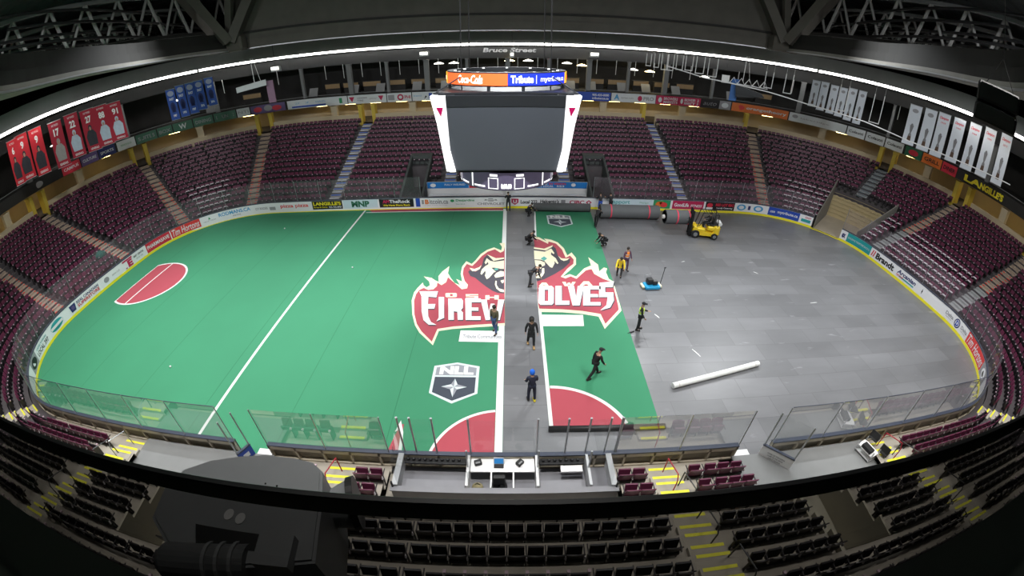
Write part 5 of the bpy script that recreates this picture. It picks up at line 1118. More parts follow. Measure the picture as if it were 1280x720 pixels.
for x, y, h in ((-1.14, -.55, 1.75), (1.22, -.55, 1.75), (2.95, -.6, 1.75), (-3.6, Y1, 1.0), (3.8, Y1, 1.0)):
    b1 = MB(); b1.tube([(x, y, 0), (x, y, h)], .035, 8); b1.build('rear_post', M_STEEL if abs(x) < 3.2 else M_BLACK, pb)
b1 = MB(); b1.box((2.4, -.5, .6), (.75, .24, .04)); b1.build('door_ledge', M_WHITE, pb)
def small(name, label, cat, loc, build, rz=0):
    t = thing(name, label, cat, loc, rz); build(t); return t
def mon(t):
    b1 = MB(); b1.box((0, 0, .02), (.34, .24, .03), bev=.01); b1.build('base', M_BLACK, t)
    b1 = MB(); b1.box((0, .1, .13), (.36, .03, .24), Matrix.Rotation(-.5, 3, 'X')); b1.build('case', M_LGY, t)
    b1 = MB(); b1.box((0, .083, .135), (.31, .01, .19), Matrix.Rotation(-.5, 3, 'X')); b1.build('screen', mat('blue monitor', (.03, .2, .5), .3, .1, 6, emit=.4), t)
small('monitor', 'small blue-screened monitor on the white officials desk', 'monitor', (-.1, -13.36, .945), mon)
def box1(t):
    b1 = MB(); b1.box((0, 0, .07), (.26, .2, .13), Matrix.Rotation(.3, 3, 'Z'), bev=.02); b1.build('case', M_BLACK, t); b1 = MB(); b1.box((0, -.05, .14), (.16, .06, .02), Matrix.Rotation(.3, 3, 'Z')); b1.build('keypad', M_GREY, t)
small('control_console', 'black control console on the left of the white officials desk', 'console', (-.82, -13.3, .945), box1)
small('phone', 'dark telephone on the right of the white officials desk', 'phone', (.62, -13.3, .945), box1, .5)
def chair_(t):
    b1 = MB(); b1.lathe([(.01, 0), (.28, .02), (.04, .06), (.035, .42)], 12); b1.build('pedestal', M_BLACK, t); b1 = MB(); b1.box((0, 0, .46), (.42, .4, .07), bev=.03); b1.build('seat', M_SEAT, t); b1 = MB(); b1.box((0, -.2, .72), (.4, .05, .36), bev=.02); b1.build('backrest', M_SEAT, t)
small('office_chair', 'dark round stool chair behind the middle of the officials desk', 'chair', (-.08, -13.85, .36), chair_)
def bag_(t):
    b1 = MB(); b1.ball((0, 0, .16), .18, 1.1, .8, .9, 12); b1.build('bag_body', mat('khaki canvas', (.30, .26, .14), .9, .2, 5), t, True); b1 = MB(); b1.tube([(-.1, 0, .28), (0, 0, .4), (.1, 0, .28)], .015, 6); b1.build('strap', M_BLACK, t)
small('bag', 'khaki bag on the floor in the left bay of the officials box', 'bag', (-.82, -13.95, .36), bag_)

# ================= near side: decks, gates, rails =================
for sx in (-1, 1):
    sd = 'left' if sx < 0 else 'right'
    t = thing('deck', 'grey raised deck behind the near boards, '+sd+' of the penalty boxes', 'deck', (sx*11.75, -13.9, 0))
    b1 = MB(); b1.box((0, 0.02, .52), (6.3, 1.5, .08)); b1.build('deck_top', M_DECK, t)
    b1 = MB()
    for q in (-3.0, -1.5, 0, 1.5, 3.0): b1.box((q, 0, .39), (.1, 1.4, .18))
    b1.build('deck_frame', M_GREY, t)
    b1 = MB(); b1.box((-sx*2.9, .95, .15), (1.4, .5, .3)); b1.build('gate_sill', M_WHITE, t)
    b1 = MB(); b1.tube([(-3.1, -.74, .55), (-3.1, -.74, .72), (3.1, -.74, .72), (3.1, -.74, .55)], .02, 5); b1.build('toe_rail', M_BLACK, t)
# opened player gate with printed panel, right side
gt = thing('player_gate', 'opened white player gate with printed lines behind the right near boards', 'gate', (9.75, -13.12, .3), D_(-42))
b1 = MB(); b1.box((.62, 0, .40), (1.25, .06, .82)); b1.build('gate_leaf', M_WHITE, gt)
b1 = MB(); b1.box((.62, 0, .83), (1.27, .1, .05)); b1.build('cap_rail', M_CAP, gt)
b1 = MB()
for z, w in ((.52, .7), (.40, .62), (.28, .5)): put_text(b1, 'HOME OF THE ARENA', lambda u, v: (.62-w/2+w*u, -.035, z+.08*v), 0, 1, 0, 1)
b1.build('lettering', A_GRY, gt)
for x in (.03, 1.22):
    b1 = MB(); b1.tube([(x, 0, .8), (x, 0, 2.6)], .03, 7); b1.build('glass_post', M_STEEL, gt)
b1 = MB(); b1.quad((.06, 0, .86), (1.2, 0, .86), (1.2, 0, 2.55), (.06, 0, 2.55)); b1.build('glass_pane', M_GLASS, gt)
gt2 = thing('player_gate', 'opened blue-edged player gate behind the left near boards', 'gate', (-9.45, -13.12, .3), D_(-118))
b1 = MB(); b1.box((.3, 0, .40), (.6, .06, .82)); b1.build('gate_leaf', A_BLUE, gt2)
b1 = MB(); b1.box((.3, .035, .5), (.25, .01, .2)); b1.build('white_patch', A_WHT, gt2)
b1 = MB(); b1.box((.3, 0, .83), (.62, .1, .05)); b1.build('cap_rail', M_CAP, gt2)
for x in (.03, .57):
    b1 = MB(); b1.tube([(x, 0, .8), (x, 0, 2.6)], .03, 7); b1.build('glass_post', M_STEEL, gt2)
M_RAILR = mat('red handrail', (.45, .03, .05), .4, .1, 4); M_RAILD = mat('dark handrail', (.05, .05, .055), .4, .1, 4)
def handrail(s, rows, m, label, d=0.):
    """bent tube beside an aisle: posts and a sloping top"""
    i0, i1 = rows; z0, z1 = row_z(i0, s), row_z(i1, s); o0, o1 = edge_off(i0, s)+.15, edge_off(i1, s)+.35
    P = [at(s, o0, z0), at(s, o0+.02, z0+.85), at(s, o1-.12, z1+.85), at(s, o1, z1+.6), at(s, o1, z1)]
    t = thing('handrail', label, 'handrail', P[0]); B0 = Vector(P[0])
    b1 = MB(); b1.tube([Vector(q)-B0 for q in P[1:4]], .022, 7); b1.build('top_rail', m, t)
    for a_, b_2 in ((0, 1), (4, 3)):
        b1 = MB(); b1.tube([Vector(P[a_])-B0, Vector(P[b_2])-B0], .022, 7); b1.build('post', m, t)
for sx in (-1, 1):
    sd = 'left' if sx < 0 else 'right'
    handrail(sx*73.8, (0, 1), M_RAILR, 'short red handrail at the foot of the '+sd+' penalty-box aisle')
    handrail(sx*73.55, (1, 2), M_RAILD, 'dark bent handrail in the '+sd+' penalty-box aisle, above the red one')
    handrail(sx*73.6, (3, 4), M_RAILD, 'dark handrail in the '+sd+' penalty-box aisle, seen under the black bar')
    handrail(sx*73.4, (5, 6), M_RAILD, 'dark handrail highest up in the '+sd+' penalty-box aisle')
    handrail(sx*64.0, (0, 1), M_RAILR if sx > 0 else M_STEEL, 'handrail at the foot of the '+sd+' outer aisle by the deck')
    handrail(sx*63.9, (1, 2), M_RAILD, 'dark handrail in the '+sd+' outer aisle just above the deck')
    handrail(sx*64.0, (4, 5), M_RAILD, 'dark handrail in the '+sd+' outer aisle under the black bar')
    # stairwell walls below the stand
    w = MB()
    for s in (67.95, 69.95):
        for i in range(2, 6):
            e0, e1 = edge_off(i, s), edge_off(i+1, s); zz = row_z(i, s)+.25
            w.hexa([at(sx*(s-.05), e0, -.05), at(sx*(s+.05), e0, -.05), at(sx*(s+.05), e1, -.05), at(sx*(s-.05), e1, -.05), at(sx*(s-.05), e0, zz), at(sx*(s+.05), e0, zz), at(sx*(s+.05), e1, zz), at(sx*(s-.05), e1, zz)])
    w.quad(at(sx*67.95, edge_off(6, 69), 0), at(sx*69.95, edge_off(6, 69), 0), at(sx*69.95, edge_off(6, 69), 2.6), at(sx*67.95, edge_off(6, 69), 2.6))
    w.quad(at(sx*67.95, edge_off(2, 69), .31), at(sx*69.95, edge_off(2, 69), .31), at(sx*69.95, edge_off(6, 69), .31), at(sx*67.95, edge_off(6, 69), .31))
    struct(w.build('wall_stairwell', mat('stairwell wall', (.40, .37, .29), .8, .15, 1.2)), 'stepped pale walls of the stairwell through the near stand, '+sd+' side', 'wall')
ct_ = thing('control_cart', 'white cart with black monitors at the right end of the grey deck', 'cart', (14.55, -13.85, .56), .25)
b1 = MB(); b1.box((0, 0, .35), (.55, .8, .04)); b1.box((0, 0, .1), (.55, .8, .04)); b1.build('shelf', M_WHITE, ct_)
for x in (-.25, .25):
    for y in (-.37, .37):
        b1 = MB(); b1.tube([(x, y, 0), (x, y, .6)], .02, 6); b1.build('post', M_STEEL, ct_)
b1 = MB(); b1.box((-.12, 0, .45), (.3, .5, .16), bev=.02); b1.build('mixer', M_BLACK, ct_)
for k, y in enumerate((-.5, .45)):
    c_ = thing('folding_chair', ['dark chair beside the cart, on the side toward the black bar', 'dark chair beside the cart, on the side toward the boards'][k], 'chair', (15.15, -13.8+y*.8, .56 if y > 0 else .56), -1.2)
    b1 = MB(); b1.box((0, 0, .44), (.42, .42, .05), bev=.02); b1.build('seat', M_SEAT, c_); b1 = MB(); b1.box((0, -.2, .72), (.42, .04, .34), bev=.015); b1.build('backrest', M_SEAT, c_)
    for x in (-.18, .18):
        for yy in (-.18, .18):
            b1 = MB(); b1.tube([(x, yy, 0), (x, yy, .44)], .014, 6); b1.build('leg', M_STEEL, c_)
# green bag lying over a far seat
gb = thing('jacket', 'dark green jacket draped over a seat by the tan steps of the left end stand', 'jacket', at(-38.0, back_off(2, -38)-.1, row_z(2, -38)+.5))
b1 = MB(); b1.ball((0, 0, .12), .42, .8, 1.2, .9, 12); b1.build('jacket_body', mat('dark green cloth', (.01, .10, .08), .9, .2, 5), gb, True); b1 = MB(); b1.tube([(0, .4, .2), (-.1, .65, .05), (-.15, .75, -.2)], [.12, .1, .07], 8); b1.build('sleeve', MATS['dark green cloth'], gb, True)

# ================= banners and things hung in the roof =================
def banner(x, y, z1, z0, w, bg, label, group, kind, num=''):
    kf = {'player': 1.06, 'cup': 1.06 if num or w > .9 else 1.13, 'blue': 1.0}[kind]; x, y, z1, z0, w = CAM_POS.x+(x-CAM_POS.x)*kf, CAM_POS.y+(y-CAM_POS.y)*kf, CAM_POS.z+(z1-CAM_POS.z)*kf, CAM_POS.z+(z0-CAM_POS.z)*kf, w*kf
    az = math.atan2(x-CAM_POS.x, y-CAM_POS.y); t = thing('banner', label, 'banner', (x, y, z1), -az, group)
    h = z1-z0
    b1 = MB(); b1.box((0, 0, -h/2), (w, .02, h)); b1.build('cloth', bg, t)
    b1 = MB(); b1.tube([(-w/2-.03, 0, 0), (w/2+.03, 0, 0)], .03, 6); b1.tube([(-w/2-.03, 0, -h), (w/2+.03, 0, -h)], .025, 6); b1.build('pole', M_STEEL, t)
    b1 = MB(); b1.tube([(-w/2, 0, 0), (-w/2, 0, 13.9+.0-z1 if z1 < 13.5 else .5)], .01, 4); b1.tube([(w/2, 0, 0), (w/2, 0, 13.9-z1 if z1 < 13.5 else .5)], .01, 4); b1.build('cord', M_BLACK, t)
    F = lambda d: (lambda u, v: (-w/2+w*u, -.012-d, -h+h*v))
    o = lambda mb, u, v, ru, rv, d=.004: mb.poly([F(d)(u+ru*math.cos(k*math.pi/8), v+rv*math.sin(k*math.pi/8)) for k in range(16)])
    if kind == 'player':
        b1 = MB(); put_text(b1, num, F(.006), .3 if len(num) == 2 else .38, .72 if len(num) == 2 else .62, .68, .84, 0, .04); put_text(b1, 'RETIRED', F(.006), .25, .75, .9, .94, 0, .0); put_text(b1, 'GENERALS', F(.006), .2, .8, .04, .09, 0, .02); b1.build('lettering', M_WHITE, t)
        b1 = MB(); b1.poly([F(.004)(*q) for q in ((.18, .14), (.82, .14), (.86, .4), (.68, .5), (.3, .5), (.12, .36))]); o(b1, .5, .56, .13, .07); b1.build('printed_figure', bnfig[hash_(num) % 3], t)
        b1 = MB(); o(b1, .5, .54, .07, .045, .007); b1.build('printed_face', M_SKIN, t)
    elif kind == 'cup':
        b1 = MB(); b1.poly([F(.004)(*q) for q in ((.36, .1), (.64, .1), (.62, .26), (.56, .3), (.60, .36), (.66, .5), (.5, .47), (.34, .5), (.40, .36), (.44, .3), (.38, .26))]); o(b1, .5, .50, .10, .04); b1.build('printed_trophy', M_CUP, t)
        b1 = MB(); b1.poly([F(.007)(*q) for q in ((.34, .1), (.66, .1), (.63, .22), (.37, .22))]); b1.build('printed_base', mat('trophy base print', (.10, .055, .035), .7), t)
        if num:
            b1 = MB(); put_text(b1, 'Champions', F(.005), .12, .88, .84, .92, 0, .03, .3); put_text(b1, num, F(.005), .3, .7, .76, .80, 0, .01); b1.build('lettering', A_RED if num != ' ' else A_GRY, t)
        else:
            b1 = MB(); o(b1, .5, .86, .26, .05); b1.build('lettering', A_GRY, t)
    else:
        b1 = MB(); put_text(b1, 'EAST', F(.006), .25, .75, .64, .72, 0, .02); put_text(b1, num, F(.006), .3, .7, .1, .18, 0, .02); b1.build('lettering', M_WHITE, t)
        b1 = MB(); o(b1, .5, .42, .3, .16); b1.poly([F(.004)(*q) for q in ((.25, .25), (.75, .25), (.6, .5), (.4, .5))]); b1.build('printed_emblem', mat('banner navy print', (.02, .03, .12), .8), t)
        b1 = MB(); o(b1, .5, .86, .36, .09); b1.build('printed_crest', mat('banner grey print', (.30, .33, .45), .8), t)
    return t
hash_ = lambda s: sum(map(ord, s))
bnfig = [mat('print dark figure', (.03, .03, .04), .8, .3, 4), mat('print pale figure', (.45, .52, .62), .8, .2, 4), mat('print grey figure', (.30, .28, .27), .8, .2, 4)]
M_CUP = mat('trophy print', (.20, .20, .21), .7, .2, 5)
M_BRED = mat('red banner cloth', (.55, .015, .03), .8, .08, 2); M_BDRED = mat('maroon banner cloth', (.36, .014, .035), .8, .08, 2); M_BBLU = mat('blue banner cloth', (.03, .08, .34), .8, .1, 2); M_BWHT = mat('white banner cloth', (.66, .70, .76), .8, .05, 2)
for x, y, z1, z0, num, m_, lab in ((-36.34, -.95, 13.1, 9.5, '6', M_BRED, 'red retired-number banner cut by the left edge of the picture'), (-36.05, -.43+.35, 13.2, 9.55, '9', M_BRED, 'red banner numbered 9 nearest the left edge, player in maroon'), (-35.2, .97, 13.15, 9.4, '9', M_BRED, 'red banner numbered 9 next to the banner numbered 17'), (-34.2, 2.47, 13.0, 9.3, '17', M_BDRED, 'dark red banner numbered 17'), (-33.34, 3.66, 13.1, 9.58, '22', M_BDRED, 'dark red banner numbered 22'), (-32.5, 4.76, 12.98, 9.58, '27', M_BDRED, 'dark red banner numbered 27'), (-31.75, 5.66, 12.94, 9.66, '88', M_BDRED, 'dark red banner numbered 88'), (-30.99, 6.53, 12.85, 9.75, '91', M_BDRED, 'dark red banner numbered 91')):
    banner(x, y, z1, z0, 1.18 if num != '6' else .9, m_, lab, 'retired number banners over the left stand', 'player', num)
for k, (x, y, z1, z0) in enumerate(((-30.93, 13.64, 12.58, 9.7), (-30.22, 14.26, 12.75, 9.79), (-29.52, 14.85, 12.78, 9.89), (-28.86, 15.38, 12.83, 10.08), (-28.06, 15.99, 12.93, 10.27))):
    banner(x, y, z1, z0, .82, M_BBLU, ['blue banner leftmost of the blue five', 'blue banner second from the left of the blue five', 'blue banner in the middle of the blue five', 'blue banner fourth from the left of the blue five', 'blue banner rightmost of the blue five'][k], 'blue division banners over the left stand', 'blue', ['1987', '1990', '1997', '2015', '2016'][k])
ordn = ['first', 'second', 'third', 'fourth', 'fifth', 'sixth', 'seventh']
for k, (x, y, z1, z0) in enumerate(((25.96, 11.75, 12.86, 10.66), (26.54, 11.29, 12.88, 10.49), (27.19, 10.76, 12.78, 10.4), (27.76, 10.27, 12.75, 10.31), (28.36, 9.75, 12.86, 10.17), (28.96, 9.2, 12.85, 10.07))):
    banner(x, y, z1, z0, .66, M_BWHT, 'white trophy banner, '+ordn[k]+' from the far end of the farther group', 'white trophy banners, farther group', 'cup', '')
for k, (x, y, z1, z0) in enumerate(((32.11, 5.92, 12.91, 9.65), (32.94, 4.92, 12.99, 9.58), (33.67, 4.0, 13.05, 9.5), (34.47, 2.91, 13.07, 9.56), (35.28, 1.74, 13.21, 9.45), (36.02, .59, 13.36, 9.47), (36.78, -.69, 13.5, 9.44))):
    banner(x, y, z1, z0, 1.02, M_BWHT, 'white trophy banner with red script, '+ordn[k]+' from the far end of the nearer group' if k > 1 else 'white trophy banner with grey emblem, '+ordn[k]+' from the far end of the nearer group', 'white trophy banners, nearer group', 'cup', ['', '', '1939', '1940', '1944', '1990', '2015'][k])
FR = [(13.58,20.45,13.29,12.18,0.45),(14.30,20.22,13.35,12.09,0.45),(15.01,19.97,13.34,11.94,0.52),(15.58,19.77,13.39,11.92,0.52),(16.35,19.47,13.39,12.07,0.60),(17.18,19.14,13.41,12.09,0.67),(18.13,18.73,13.44,11.91,0.75),(19.21,18.23,13.42,11.76,0.82),(23.77,15.72,12.89,11.45,0.67),(25.26,14.74,12.97,11.26,0.67),(29.14,11.73,12.95,10.74,0.75),(31.39,9.63,12.86,10.42,0.85)]
for k, (x, y, z1, z0, w) in enumerate(FR):
    az = math.atan2(x-CAM_POS.x, y-CAM_POS.y); t = thing('banner_hanger', 'empty white hanging banner frame, number %s from the far end of the row' % (['one', 'two', 'three', 'four', 'five', 'six', 'seven', 'eight', 'nine', 'ten', 'eleven', 'twelve'][k]), 'frame', (x, y, z1), -az, 'empty white hanging frames')
    h = z1-z0; b1 = MB()
    b1.tube([(-w/2, 0, 0), (-w/2, 0, -h)], .04, 6); b1.tube([(w/2, 0, 0), (w/2, 0, -h)], .04, 6); b1.tube([(-w/2-.04, 0, -h), (w/2+.04, 0, -h)], .045, 6); b1.build('tube_frame', M_WHITE, t)
    b1 = MB(); b1.tube([(-w/2, 0, 0), (-w/2, 0, 13.9-z1)], .012, 4); b1.tube([(w/2, 0, 0), (w/2, 0, 13.9-z1)], .012, 4); b1.build('cord', M_STEEL, t)
mb = MB(); mb.tube([(14.29,17.36,12.37),(17.47,16.06,11.68),(22.43,13.37,11.23),(25.19,11.45,10.82),(28.95,8.25,10.49),(31.69,5.34,10.00),(34.37,1.84,9.93),(36.78,-2.15,10.02)], .05, 6)
tag(mb.build('banner_rail', M_WHITE), 'long white pipe running along the bottoms of the white banners', 'pipe')
for side in (-1, 1):
    ox, oy, oz = (-22.9, 15.7, 11.7) if side < 0 else (21.8, 16.9, 11.7)
    t = thing('hanging_rig', ('pale hanging speaker rig with pink-grey sail, left side' if side < 0 else 'white hanging truss rig with blue sail, right side'), 'rig', (ox, oy, oz), -math.atan2(ox, oy+21.5))
    L_ = 1.7 if side < 0 else 2.3
    b1 = MB(); b1.hexa([(-L_, -.4, -.55), (L_*.6, -.4, -.25), (L_*.6, .4, -.25), (-L_, .4, -.55), (-L_, -.4, -.1), (L_*.6, -.4, .25), (L_*.6, .4, .25), (-L_, .4, -.1)]) if side < 0 else b1.hexa([(-.4, -.4, -1.5), (2.2, -.4, -1.2), (2.2, .4, -1.2), (-.4, .4, -1.5), (-.6, -.4, -.35), (1.9, -.4, -.9), (1.9, .4, -.9), (-.6, .4, -.35)])
    b1.build('speaker_housing', M_LGY if side < 0 else M_SCRF, t)
    sx_ = L_*.75 if side < 0 else -.7
    b1 = MB(); b1.prism([(sx_-.3, 0), (sx_+.35, .05), (sx_+.4, .3), (sx_-.1, .3)], -1.9, .1); b1.build('sail', mat('pink grey cloth', (.28, .16, .24), .8) if side < 0 else mat('blue sail cloth', (.06, .16, .42), .8), t)
    b1 = MB()
    if side > 0:
        for x0 in (-1.9, -1.2, -.5, .2, .9, 1.6):
            for yy in (-.35, .35): b1.tube([(x0, yy, -.3-.03*x0), (x0+.7, yy, -.35-.03*x0), (x0+.35, yy, .25), (x0, yy, -.3)], .04, 5)
        b1.box((-1.6, 0, 0), (.7, .6, .7))
    b1.tube([(0, 0, 0), (0, 0, 13.95-oz)], .03, 5); b1.tube([(.6, 0, 0), (.2, 0, 13.95-oz)], .02, 5); b1.build('hoist_frame', M_WHITE, t)
for k, (x, y, z) in enumerate(((-23.12, 20.41, 12.71), (-8.87, 25.63, 12.92), (9.21, 25.67, 12.86), (.46, 26.5, 12.65))):
    t = thing('floodlight', 'small white box light hung under the bulkhead, '+['far left one', 'left of the street lettering', 'right of the street lettering', 'in front of the street lettering'][k], 'light', (x, y, z), 0, 'small hung box lights')
    b1 = MB(); b1.box((0, 0, 0), (1.0 if k < 3 else .5, .4, .5 if k < 3 else .6), bev=.05); b1.build('housing', M_LGY, t); b1 = MB(); b1.box((0, -.22, .05), (.8 if k < 3 else .3, .02, .25)); b1.build('lens', M_LAMP, t); b1 = MB(); b1.tube([(0, 0, .2), (0, 0, 15-z)], .03, 5); b1.build('stem', M_BLACK, t)
ls = thing('loudspeaker', 'black loudspeaker cluster hanging close at the right edge', 'loudspeaker', (10.85, -15.0, 13.82), D_(-57))
for k, (z, tl) in enumerate(((.27, .05), (-.2, .14))):
    b1 = MB(); b1.box((0, 0, z), (1.15, .7, .44), Matrix.Rotation(tl, 3, 'X'), bev=.05); cab = b1.build('cabinet', M_BLACK, ls); b1 = MB(); b1.box((0, -.36, z), (1.0, .02, .34), Matrix.Rotation(tl, 3, 'X')); b1.build('grille', M_SCRF, cab)
b1 = MB(); b1.tube([(-.4, 0, .45), (0, 0, 1.2), (.4, 0, .45)], .012, 6); b1.tube([(0, 0, 1.2), (0, 0, 11)], .012, 6); b1.build('rigging', M_BLACK, ls)

# ================= seats =================
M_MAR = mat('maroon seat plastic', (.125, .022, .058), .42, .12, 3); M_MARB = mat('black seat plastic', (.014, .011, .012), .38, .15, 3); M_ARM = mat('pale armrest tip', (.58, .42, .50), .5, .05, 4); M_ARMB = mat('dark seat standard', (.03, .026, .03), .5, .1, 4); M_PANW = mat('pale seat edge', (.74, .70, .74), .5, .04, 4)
def seat_shapes():
    """the pieces of one tip-up seat, local: x along the row, y outward from the rink, z up; origin on the tread under the backrest"""
    back = MB(); pts = []
    for v, (yy, hw) in enumerate(((.06, .225), (.03, .242), (.07, .242), (.115, .228))):
        zz = (.36, .42, .70, .83)[v]
        row = []
        for u in (-1, -.6, 0, .6, 1): row.append((u*hw, yy+.03*(1-u*u), zz+(.035*(1-u*u) if v == 3 else 0)))
        pts.append(row)
    fr = [p for r in pts for p in r]; bk = [(x, y+.035, z) for x, y, z in fr]; fs = []
    for v in range(3):
        for u in range(4): a_ = v*5+u; fs += [(a_, a_+1, a_+6, a_+5), (20+a_+5, 20+a_+6, 20+a_+1, 20+a_)]
    edge = [0, 1, 2, 3, 4, 9, 14, 19, 18, 17, 16, 15, 10, 5]
    for i, e in enumerate(edge): f2 = edge[(i+1) % len(edge)]; fs.append((e, 20+e, 20+f2, f2))
    back.add(fr+bk, fs)
    sh = MB(); rows = [[(u*hw, yy, zz) for u in (-1, -.5, .5, 1)] for yy, zz, hw in ((.03, .12, .17), (.10, .20, .22), (.125, .32, .235), (.115, .42, .236))]
    fr = [p for r in rows for p in r]; bk = [(x, y-.05, z) for x, y, z in fr]
    sh.add(fr+bk, [(v*4+u+1, v*4+u, v*4+u+4, v*4+u+5) for v in range(3) for u in range(3)]+[(16+v*4+u, 16+v*4+u+1, 16+v*4+u+5, 16+v*4+u+4) for v in range(3) for u in range(3)]+[(12, 13, 29, 28), (13, 14, 30, 29), (14, 15, 31, 30), (1, 0, 16, 17), (2, 1, 17, 18), (3, 2, 18, 19)]+[(v*4, v*4+4, 16+v*4+4, 16+v*4) for v in range(3)]+[(v*4+7, v*4+3, 16+v*4+3, 16+v*4+7) for v in range(3)])
    pan = MB(); pan.hexa([(-.21, -.12, .40), (.21, -.12, .40), (.21, -.05, .38), (-.21, -.05, .38), (-.20, -.17, .74), (.20, -.17, .74), (.20, -.11, .76), (-.20, -.11, .76)])
    arm = MB(); arm.box((-.25, -.08, .60), (.035, .34, .035), bev=.01); arm.box((-.25, .03, .31), (.03, .06, .6))
    arm2 = MB(); arm2.box((.25, -.08, .60), (.035, .34, .035), bev=.01); arm2.box((.25, .03, .31), (.03, .06, .6))
    tip = MB(); tip.hexa([(-.285, .10, .52), (-.215, .10, .52), (-.23, .15, .52), (-.27, .15, .52), (-.262, .08, .63), (-.238, .08, .63), (-.24, .12, .63), (-.26, .12, .63)])
    return back, pan, arm, arm2, tip, sh
SB, SP, SA, SA2, ST, SSH = seat_shapes()
SPACE = .51
seats = []                       # (s, row, x, y, z, angle, index from aisle, side word, section)
import bisect
for i in range(NROWS):
    # cumulative true length along the row
    gs = SS(0, 2*HALF, .1); wrap = lambda s: s if s <= HALF else s-2*HALF; cum = [0.]
    for p_, q_ in zip(gs[:-1], gs[1:]):
        p_, q_ = wrap(p_), wrap(q_); A0, A1 = at(p_, back_off(i, p_), 0), at(q_, back_off(i, q_), 0); cum.append(cum[-1]+math.hypot(A1[0]-A0[0], A1[1]-A0[1]))
    S_at = lambda l: gs[min(len(gs)-1, max(0, bisect.bisect_left(cum, l)))]
    def len_at(s): return cum[min(len(gs)-1, max(0, int(round((s % (2*HALF))/(2*HALF)*(len(gs)-1)))))]
    blk = []
    for sa, hw in AISLES: blk.append((len_at(sa)-hw-.06, len_at(sa)+hw+.06))
    inside = [cut(wrap(s), i) or i >= nrows(wrap(s)) for s in gs]
    k = 0
    while k < len(gs):
        if inside[k]:
            j = k
            while j+1 < len(gs) and inside[j+1]: j += 1
            blk.append((cum[k]-.05, cum[j]+.05)); k = j+1
        else: k += 1
    blk.sort(); cur = 0.; free = []
    for b0, b1_ in blk:
        if b0 > cur: free.append((cur, b0))
        cur = max(cur, b1_)
    if cur < cum[-1]: free.append((cur, cum[-1]))
    for f0, f1 in free:
        n = int((f1-f0+.02)/SPACE)
        if n < 1: continue
        st0 = f0+((f1-f0)-n*SPACE)/2+SPACE/2
        for q in range(n):
            l = st0+q*SPACE; s = wrap(S_at(l)); x, y, nx, ny = outline(s); o = back_off(i, s)-.10
            seats.append((s, i, x+nx*o, y+ny*o, row_z(i, s)+.0, math.atan2(ny, nx)-math.pi/2, q, n))
cand = []
for sidx, (s, i, x, y, z, a, q, n) in enumerate(seats):
    if abs(s) < 52: continue
    px, py = project((x, y, z+.6)); d = (Vector((x, y, z+.6))-CAM_POS).length
    if not (12 < px < 1268 and 470 < py < 722): continue
    if 195 < px < 410 and py > 572: continue
    yr = 655-(abs(px-640)/625)**1.9*98          # the black bar hides a band of seats
    if yr-26 < py < yr-3 and abs(px-640) < 600: continue
    if 17.0 < d < 40 and px < 200 and py > 640: continue
    cand.append((d, sidx))
cand.sort(); pick = {k for d, k in cand[:296]}
proto = thing('stadium_seat', 'seat', 'seat', (0, 0, 0))
SB.build('backrest', M_MAR, proto); SP.build('seat_pan', M_MAR, proto); SSH.build('seat_shell', M_MARB, proto); SA.build('armrest', M_ARMB, proto); SA2.build('armrest', M_ARMB, proto); ST.build('hinge_cover', M_PANW, proto)
def ordw(n): return '%d%s' % (n, 'th' if 10 <= n % 100 <= 20 else {1: 'st', 2: 'nd', 3: 'rd'}.get(n % 10, 'th'))
def seat_label(s, i, q, n):
    t = abs(s); sd = 'left' if s < 0 else 'right'
    q2 = q if s > 0 else q; row = ordw(i+1)+' row up'
    # stations grow clockwise from the far side: on the near side, rising |s| runs toward the centre
    if t > 74.3 and i > 1: return 'maroon seat behind the penalty boxes, %s, %s from the right-hand aisle' % (row, ordw(q+1))
    if t > 74.3: return 'maroon seat beside the %s penalty box end, %s, %s from the aisle' % (sd, row, ordw((q if s > 0 else n-1-q)+1))
    toward = n-q if s > 0 else q+1
    if t > 70: return 'maroon seat between deck and %s penalty-box aisle, %s, %s from aisle' % (sd, row, ordw(toward))
    if t > 64.0 and i > 5: return 'maroon seat above the %s stairwell, %s, %s from the penalty-box aisle' % (sd, row, ordw(toward))
    if t > 64.0: return 'dark maroon seat above the %s grey deck, %s, %s from the stairwell side' % (sd, row, ordw(toward))
    if t > 55: return 'maroon seat outside the %s outer near aisle, %s, %s from that aisle' % (sd, row, ordw(toward))
    return 'maroon seat at the %s near corner, %s, %s from the corner aisle' % (sd, row, ordw(toward))
proto_b = dup(proto)
for ch in list(proto_b.children):
    if ch.name.split('.')[0] in ('backrest', 'seat_pan'): ch.data = ch.data.copy(); ch.data.materials.clear(); ch.data.materials.append(M_MARB)
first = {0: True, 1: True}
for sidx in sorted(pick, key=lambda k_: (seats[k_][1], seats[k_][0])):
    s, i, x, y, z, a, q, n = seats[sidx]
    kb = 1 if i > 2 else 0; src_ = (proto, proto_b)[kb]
    o = src_ if first[kb] else dup(src_); first[kb] = False
    o.location = (x, y, z); o.rotation_euler = (0, 0, a); o['label'] = seat_label(s, i, q, n).replace('dark maroon', 'maroon').replace('maroon', 'black' if kb else 'maroon'); o['group'] = 'tip-up seats of the near stand'
